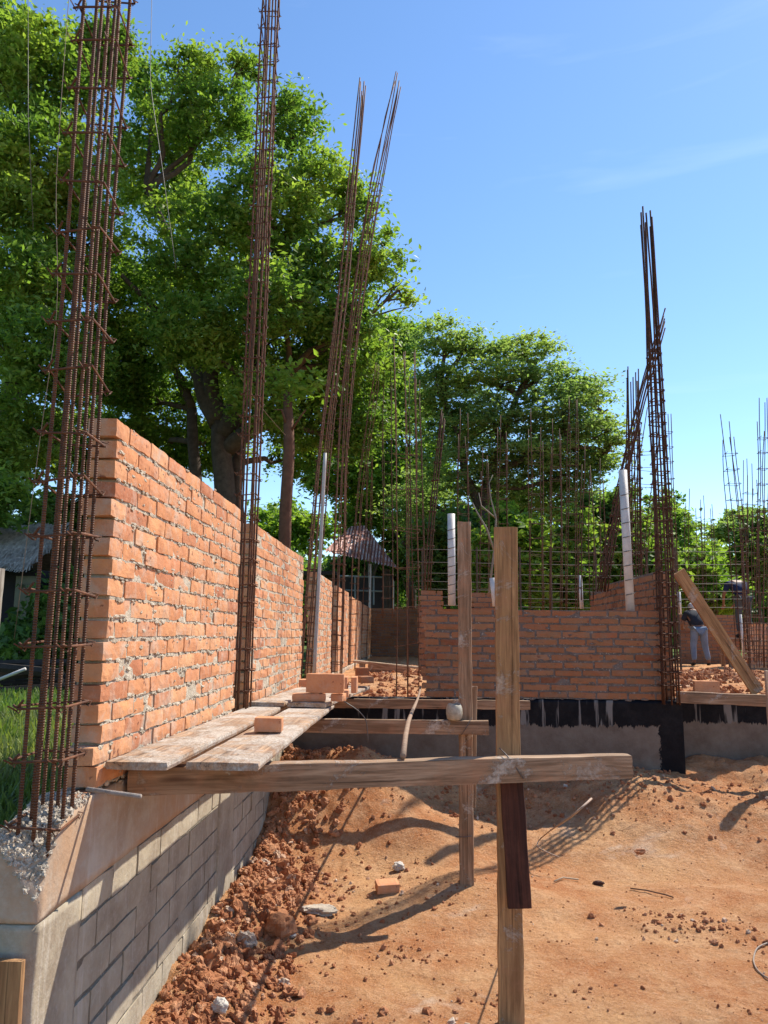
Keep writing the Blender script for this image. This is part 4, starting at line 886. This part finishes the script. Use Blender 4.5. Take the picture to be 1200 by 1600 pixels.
V = np.stack([P-wv, P+wv, P+d1+wv, P+d1-wv], 1).reshape(-1, 3); m2 = MB(); m2.add(V, np.arange(4*n).reshape(-1, 4))
m2.add([(x0-.3, 12.5, ze-.08), (x1+.05, 12.5, ze-.08), (x1+.05, 14.1, zr+.25), (x0-.3, 14.1, zr+.25), (x1+.05, 16.3, ze-.08), (x0-.3, 16.3, ze-.08)], [(0, 1, 2, 3), (3, 2, 4, 5)])
ob('thatched_roof', m2.mesh('thatched_roof'), m_plain('dry thatch', (.44, .38, .31), .95, .6, 12), hut)
A0 = at(8, 888, Y=5.6)
fp = board('fence_post', (A0[0]-.07, 5.6, 1.0), (A0[0]-.07, 5.6, A0[2]), .10, .09, m_wood('grey fence post', (.5, .45, .38), (.25, .2, .16), .1), 'weathered grey fence post cut by the left edge of the photo', 'fence post', None, XP, seed=50, warp=.01)
tube_thing('pole', [at(0, 1061, Y=9), at(40, 1045, Y=9)], .02, PVC, 'thin pale pole lying before the thatched hut', 'pole', k=6)
mb = MB(); rr = np.random.default_rng(15)
for q in range(9):
    A = at(rr.uniform(0, 60), rr.uniform(1040, 1075), Y=rr.uniform(10, 11.2)); L = rr.uniform(.4, 1.1)
    mb.tube([A+(-L, rr.normal(0, .2), rr.normal(0, .06)), A+(L, rr.normal(0, .2), rr.normal(0, .06))], rr.uniform(.04, .08), 6)
props(ob('scrap_pile', mb.mesh('scrap_pile'), m_plain('dark scrap', (.045, .035, .028), .9, .5)), 'low dark pile of scrap timber before the thatched hut', 'scrap pile', None, 'stuff')
# ------------------------------------------------------------------ tiled roof house
YH = 26.0
h = empty('house', tuple(at(565, 960, Y=YH)), 'small open house with a red and white ridged tiled roof beyond the long wall', 'house')
h.location.z = 1.1
Hx0, Hx1 = at(500, 880, Y=YH)[0], at(625, 880, Y=YH)[0]; z_e = at(565, 878, Y=YH-1)[2]; z_r = at(562, 822, Y=YH+1.6)[2]
mb = MB(); N = 90
ridge = [at(548, 823, Y=YH+1.6), at(570, 822, Y=YH+1.6)]; eave = [at(506, 862, Y=YH-1), at(623, 890, Y=YH-1)]
g1, g2 = np.linspace(0, 1, N*3+1), np.linspace(0, 1, 12); VV = []
for a in g1:
    pr = ridge[0]+(ridge[1]-ridge[0])*a; pe = eave[0]+(eave[1]-eave[0])*a
    for b in g2:
        p = pe+(pr-pe)*b; VV.append(p+(0, 0, .055*abs(math.sin(a*math.pi*26))*(1-.6*b)+.012*((b*11) % 1)))
n1, n2 = len(g1), len(g2); VV = np.array(VV)
Q = [(i*n2+j, (i+1)*n2+j, (i+1)*n2+j+1, i*n2+j+1) for i in range(n1-1) for j in range(n2-1)]
mb.add(VV, Q); m = Mat('weathered clay tiles', .7, .3)
nn = m.noise(3, 6, .7); wv = m.t.nodes.new('ShaderNodeTexWave'); wv.inputs['Scale'].default_value = 2.9; wv.inputs['Distortion'].default_value = .6; m.L(m.co, wv.inputs['Vector'])
tile = m.fin(m.mix(m.ramp(wv.outputs['Fac'], [(.25, 0), (.7, 1)]), (.20, .06, .045), m.mix(m.ramp(nn, [(.4, 0), (.6, 1)]), (.52, .22, .17), (.70, .55, .50))), m.bump(m.noise(20), .4, .02))
roof = ob('roof', mb.mesh('roof', True), tile, h)
mb = MB()
mb.add([ridge[1], eave[1], eave[1]+(.3, 4.5, 0), ridge[1]+(0, 1.2, 0)], [(0, 1, 2, 3)]); mb.add([ridge[0], ridge[0]+(0, 1.2, 0), eave[0]+(-.3, 4.5, 0), eave[0]], [(0, 1, 2, 3)])
mb.tube([ridge[0], ridge[1]], .09, 8); mb.tube([ridge[1], eave[1]], .09, 8)
ob('ridge_and_hips', mb.mesh('ridge_and_hips'), tile, roof)
mb = MB(); mb.box(eave[0][0]+.1, eave[1][0]-.25, YH+.6, YH+3.4, 1.0, z_e-.35); ob('wall', mb.mesh('wall'), m_plain('dark plaster', (.05, .05, .055), .8), h)
mb = MB(); mb.tube([(at(578, 900, Y=YH-.8)[0], YH-.8, 1.0), (at(578, 900, Y=YH-.8)[0], YH-.8, z_e-.05)], .045, 8); ob('post', mb.mesh('post'), m_plain('white post', (.7, .68, .65), .6), h)
mb = MB(); A = at(606, 900, Y=YH-.5); mb.tube([(A[0], YH-.5, 1.0), (A[0]-.05, YH-.5, z_e-.2)], .13, 8); ob('post', mb.mesh('post'), BARK, h)
mb = MB()
for (a, b) in (((528, 900), (600, 902)), ((530, 900), (530, 945)), ((555, 900), (555, 945)), ((584, 900), (584, 945)), ((528, 922), (600, 924))): mb.tube([at(*a, Y=YH+.5), at(*b, Y=YH+.5)], .03, 4)
ob('window_frame', mb.mesh('window_frame'), m_plain('blue grey frame', (.28, .36, .40), .5), h)
mb = MB(); mb.box(eave[0][0]-1.6, eave[0][0]+.3, YH, YH+2.5, z_e-.35, z_e-.22); ob('lean_to_roof', mb.mesh('lean_to_roof'), m_plain('dark sheet roof', (.05, .045, .04), .8), h)
# ------------------------------------------------------------------ wire fence behind the site
fn = empty('wire_fence', (3, 16, 1.1), 'thin wire fence strung across the background above the wide shaded wall', 'fence')
YF = 16.5
for q, py in enumerate((858, 878, 895, 908, 920, 932, 945)):
    A = at(650, py, Y=YF); B = at(1165, py+4, Y=YF); mb = MB(); mb.tube([A, (A+B)/2+(0, 0, -.04), B], .005, 4); ob('wire', mb.mesh('wire'), m_plain('galvanised wire', (.13, .13, .12), .6) if q == 0 else fn.children[0].data.materials[0], fn)
for px in (660, 745, 812, 860, 930, 1010, 1055, 1160):
    A = at(px, 855, Y=YF); mb = MB(); mb.tube([(A[0], YF+.02, 1.0), (A[0], YF+.02, A[2])], .025, 6); ob('post', mb.mesh('post'), BARK, fn)
# reinforcement mesh sheet at the right edge
ms = empty('steel_mesh', tuple(at(1180, 1030, Y=14)), 'square steel mesh sheet standing at the right edge before the brick wall', 'steel mesh')
mb = MB(); 
for px in range(1164, 1240, 7): mb.tube([at(px, 1032, Y=14), at(px, 962, Y=14)], .006, 4)
for py in range(964, 1032, 9): mb.tube([at(1162, py, Y=14), at(1240, py+2, Y=14)], .006, 4)
ob('rods', mb.mesh('rods'), RUST_F, ms)
db = MB(); q8 = lambda *p: [at(a, b, Y=14.0) for a, b in p]
db.tube(q8((762, 945), (772, 860), (775, 810), (767, 780), (764, 755), (770, 742)), [.022, .02, .016, .013, .01, .007], 5)
db.tube(q8((772, 860), (760, 825), (745, 800), (738, 785)), [.02, .018, .014, .008], 5); db.tube(q8((775, 810), (752, 790), (748, 770)), [.014, .01, .006], 4)
A = at(762, 945, Y=14.0); props(ob('dead_branch', db.mesh('dead_branch', True), m_plain('bleached dead wood', (.25, .22, .18), .8, .3, 9), loc=tuple(A)), 'pale leafless forked branch standing between the two tall posts before the spreading tree', 'branch')
# ------------------------------------------------------------------ workers
def skin_part(name, joints, edges, radii, mat, parent, sub=2):
    """continuous skinned surface, evaluated to a plain mesh (root is vertex 0)"""
    me = bpy.data.meshes.new(name); me.from_pydata([tuple(j) for j in joints], edges, [])
    o = bpy.data.objects.new(name, me); COL.objects.link(o)
    sk = o.modifiers.new('skin', 'SKIN'); sk.use_smooth_shade = True
    for v, r in zip(me.skin_vertices[0].data, radii): v.radius = (r, r) if np.isscalar(r) else r
    me.skin_vertices[0].data[0].use_root = True
    sb = o.modifiers.new('sub', 'SUBSURF'); sb.levels = sub; sb.render_levels = sub
    dg = bpy.context.evaluated_depsgraph_get(); ev = bpy.data.meshes.new_from_object(o.evaluated_get(dg))
    o.modifiers.clear(); o.data = ev; ev.name = name; ev.materials.clear(); ev.materials.append(mat)
    o.parent = parent
    return o
SKIN = m_plain('tanned skin', (.22, .11, .07), .6, .15); HAIR = m_plain('black hair', (.012, .010, .009), .6)
def worker(base, rz, J, label, shirt, pants, shoe, cap=None):
    """J: joints in local metres (x right, y forward, z up) of one posed figure"""
    t = empty('person', tuple(base), label, 'person'); t.rotation_euler = (0, 0, rz)
    g = lambda *n: [J[x] for x in n]
    # one continuous body: torso, neck, head, arms with five-fingered hands, legs and feet
    names = ['pelvis', 'waist', 'chest', 'neck', 'chin', 'head', 'crown']; rad = [.125, .115, .14, .055, .065, .088, .062]; V = g(*names); E = [(i, i+1) for i in range(6)]
    for s in ('l', 'r'):
        b = len(V); V += g('sh_'+s, 'el_'+s, 'wr_'+s, 'pa_'+s); rad += [.058, .042, .028, .036]; E += [(2, b), (b, b+1), (b+1, b+2), (b+2, b+3)]
        hd = (np.array(J['pa_'+s])-np.array(J['wr_'+s])); hd /= np.linalg.norm(hd); sd = np.cross(hd, (0, 0, 1.0)); sd /= np.linalg.norm(sd)+1e-9
        for q, (o_, ln) in enumerate(((-.03, .07), (-.01, .08), (.01, .075), (.03, .06), (.05, .045))):
            c = len(V); p = np.array(J['pa_'+s])+sd*o_*(1 if q < 4 else .9)+hd*(.03 if q < 4 else -.03); down = np.array([0, 0, -1.0])
            V += [tuple(p), tuple(p+hd*ln*.6+down*.01), tuple(p+hd*ln+down*.03)]; rad += [.010, .0095, .008]; E += [(b+3, c), (c, c+1), (c+1, c+2)]
        b = len(V); V += g('hip_'+s, 'kn_'+s, 'an_'+s, 'to_'+s); rad += [.088, .06, .042, .035]; E += [(0, b), (b, b+1), (b+1, b+2), (b+2, b+3)]
    skin_part('body', V, E, rad, SKIN, t)
    V = g('pelvis', 'waist', 'chest'); E = [(0, 1), (1, 2)]; rad = [.165, .175, .205]
    V.append(tuple(np.array(J['chest'])*.45+np.array(J['neck'])*.55)); rad.append(.10); E.append((2, 3))
    for s in ('l', 'r'):
        b = len(V); V += [J['sh_'+s], tuple(np.array(J['sh_'+s])*.3+np.array(J['el_'+s])*.7)]; rad += [.09, .068]; E += [(2, b), (b, b+1)]
    skin_part('shirt', V, E, rad, shirt, t)
    V = [tuple(np.array(J['pelvis'])*.9+np.array(J['waist'])*.1)]; rad = [.150]; E = []
    for s in ('l', 'r'):
        b = len(V); V += [J['hip_'+s], J['kn_'+s], tuple(np.array(J['an_'+s])+(0, 0, .03))]; rad += [.112, .078, .064]; E += [(0, b), (b, b+1), (b+1, b+2)]
    skin_part('trousers', V, E, rad, pants, t)
    for s in ('l', 'r'): skin_part('shoe', [tuple(np.array(J['an_'+s])+(0, -.03, -.03)), J['to_'+s]], [(0, 1)], [.052, .045], shoe, t)
    hp = np.array(J['head']); cp = np.array(J['crown'])
    mb = MB(); d = (cp-hp)/np.linalg.norm(cp-hp); mb.add(SB2*np.array([.098, .108, .092])+hp+d*.045, SBQ2); ob('cap' if cap else 'hair', mb.mesh('hair', True), cap or HAIR, t, world=False)
    # face
    fdir = np.array(J['chin'])-cp; fwd = np.array(J.get('look', (0, 1, 0)), float); fwd /= np.linalg.norm(fwd); mb = MB()
    side = np.cross(fwd, d); mb.add(SB*.014+hp+fwd*.088-d*.015, SBQ)
    for s_ in (-1, 1): mb.add(SB*np.array([.012, .008, .02])+hp+side*s_*.086-d*.01, SBQ)
    ob('nose_and_ears', mb.mesh('nose_and_ears', True), SKIN, t, world=False)
    mb = MB()
    for s_ in (-1, 1): mb.add(SB*.008+hp+fwd*.083+side*s_*.032+d*.008, SBQ)
    mb.add(SB*np.array([.022, .006, .005])+hp+fwd*.076-d*.05, SBQ)
    ob('eyes_and_mouth', mb.mesh('eyes_and_mouth', True), HAIR, t, world=False)
    return t
# worker in jeans: back to the viewer, bowed forward over the wall, feet apart
J = dict(pelvis=(0, 0, .93), waist=(-.02, .10, 1.06), chest=(-.03, .26, 1.25), neck=(.0, .38, 1.37), chin=(.02, .44, 1.38), head=(.03, .49, 1.44), crown=(.04, .53, 1.52), look=(.0, .8, -.6),
         sh_l=(-.20, .28, 1.27), el_l=(-.30, .34, 1.02), wr_l=(-.22, .52, .92), pa_l=(-.20, .58, .91), sh_r=(.17, .30, 1.28), el_r=(.26, .44, 1.07), wr_r=(.18, .62, 1.0), pa_r=(.16, .69, .98),
         hip_l=(-.10, 0, .86), kn_l=(-.14, .06, .47), an_l=(-.15, .0, .09), to_l=(-.17, .16, .03), hip_r=(.10, 0, .86), kn_r=(.15, .06, .47), an_r=(.19, -.02, .09), to_r=(.22, .13, .03))
A = at(1095, 1036, Y=19.6); zg = float(ground_h(A[0], 19.6))
worker((A[0], 19.6, zg), 0, J, 'worker in faded jeans and a dark shirt bent over the wall behind the diagonal board', m_plain('charcoal shirt', (.025, .028, .04), .9), m_plain('faded jeans', (.20, .26, .36), .9, .35, 5), m_plain('dark boots', (.03, .025, .02), .7), m_plain('pale cap', (.55, .52, .50), .8))
# worker in navy: bowed deeply, seen over the wall among the rebar
J2 = dict(pelvis=(0, 0, .95), waist=(0, .08, 1.12), chest=(0, .24, 1.31), neck=(0, .40, 1.34), chin=(0, .47, 1.31), head=(0, .52, 1.29), crown=(0, .60, 1.27), look=(0, .3, -.95),
          sh_l=(-.20, .27, 1.28), el_l=(-.27, .38, 1.02), wr_l=(-.16, .60, .80), pa_l=(-.14, .66, .76), sh_r=(.20, .27, 1.28), el_r=(.27, .38, 1.02), wr_r=(.16, .60, .82), pa_r=(.14, .67, .78),
          hip_l=(-.10, 0, .88), kn_l=(-.12, .05, .48), an_l=(-.14, 0, .09), to_l=(-.15, .15, .03), hip_r=(.10, 0, .88), kn_r=(.12, .05, .48), an_r=(.15, 0, .09), to_r=(.16, .15, .03))
A = at(1151, 905, Y=19.0); zb = A[2]-1.40
worker((A[0], 18.7, zb), D(8), J2, 'worker in a navy shirt stooping among the rebar cages near the right edge', m_plain('navy shirt', (.012, .022, .07), .9), m_plain('grey trousers', (.07, .075, .08), .9), m_plain('black shoes', (.02, .02, .02), .7))
ht = empty('work_platform', (A[0], 18.7, 1.1), 'low wooden trestle platform under the worker in navy', 'platform')
board('deck', (A[0]-.55, 18.75, zb-.035), (A[0]+1.2, 18.75, zb-.035), .6, .05, WOOD, '', '', None, YP, parent=ht, seed=60)
for dx in (-.45, 1.1):
    for dy in (-.22, .22): board('leg', (A[0]+dx, 18.75+dy, 1.05), (A[0]+dx, 18.75+dy, zb-.062), .09, .06, WOOD, '', '', None, XP, parent=ht, seed=61)
print('OBJECTS', len(bpy.data.objects), 'cages', cage_n, 'platform base', zb)
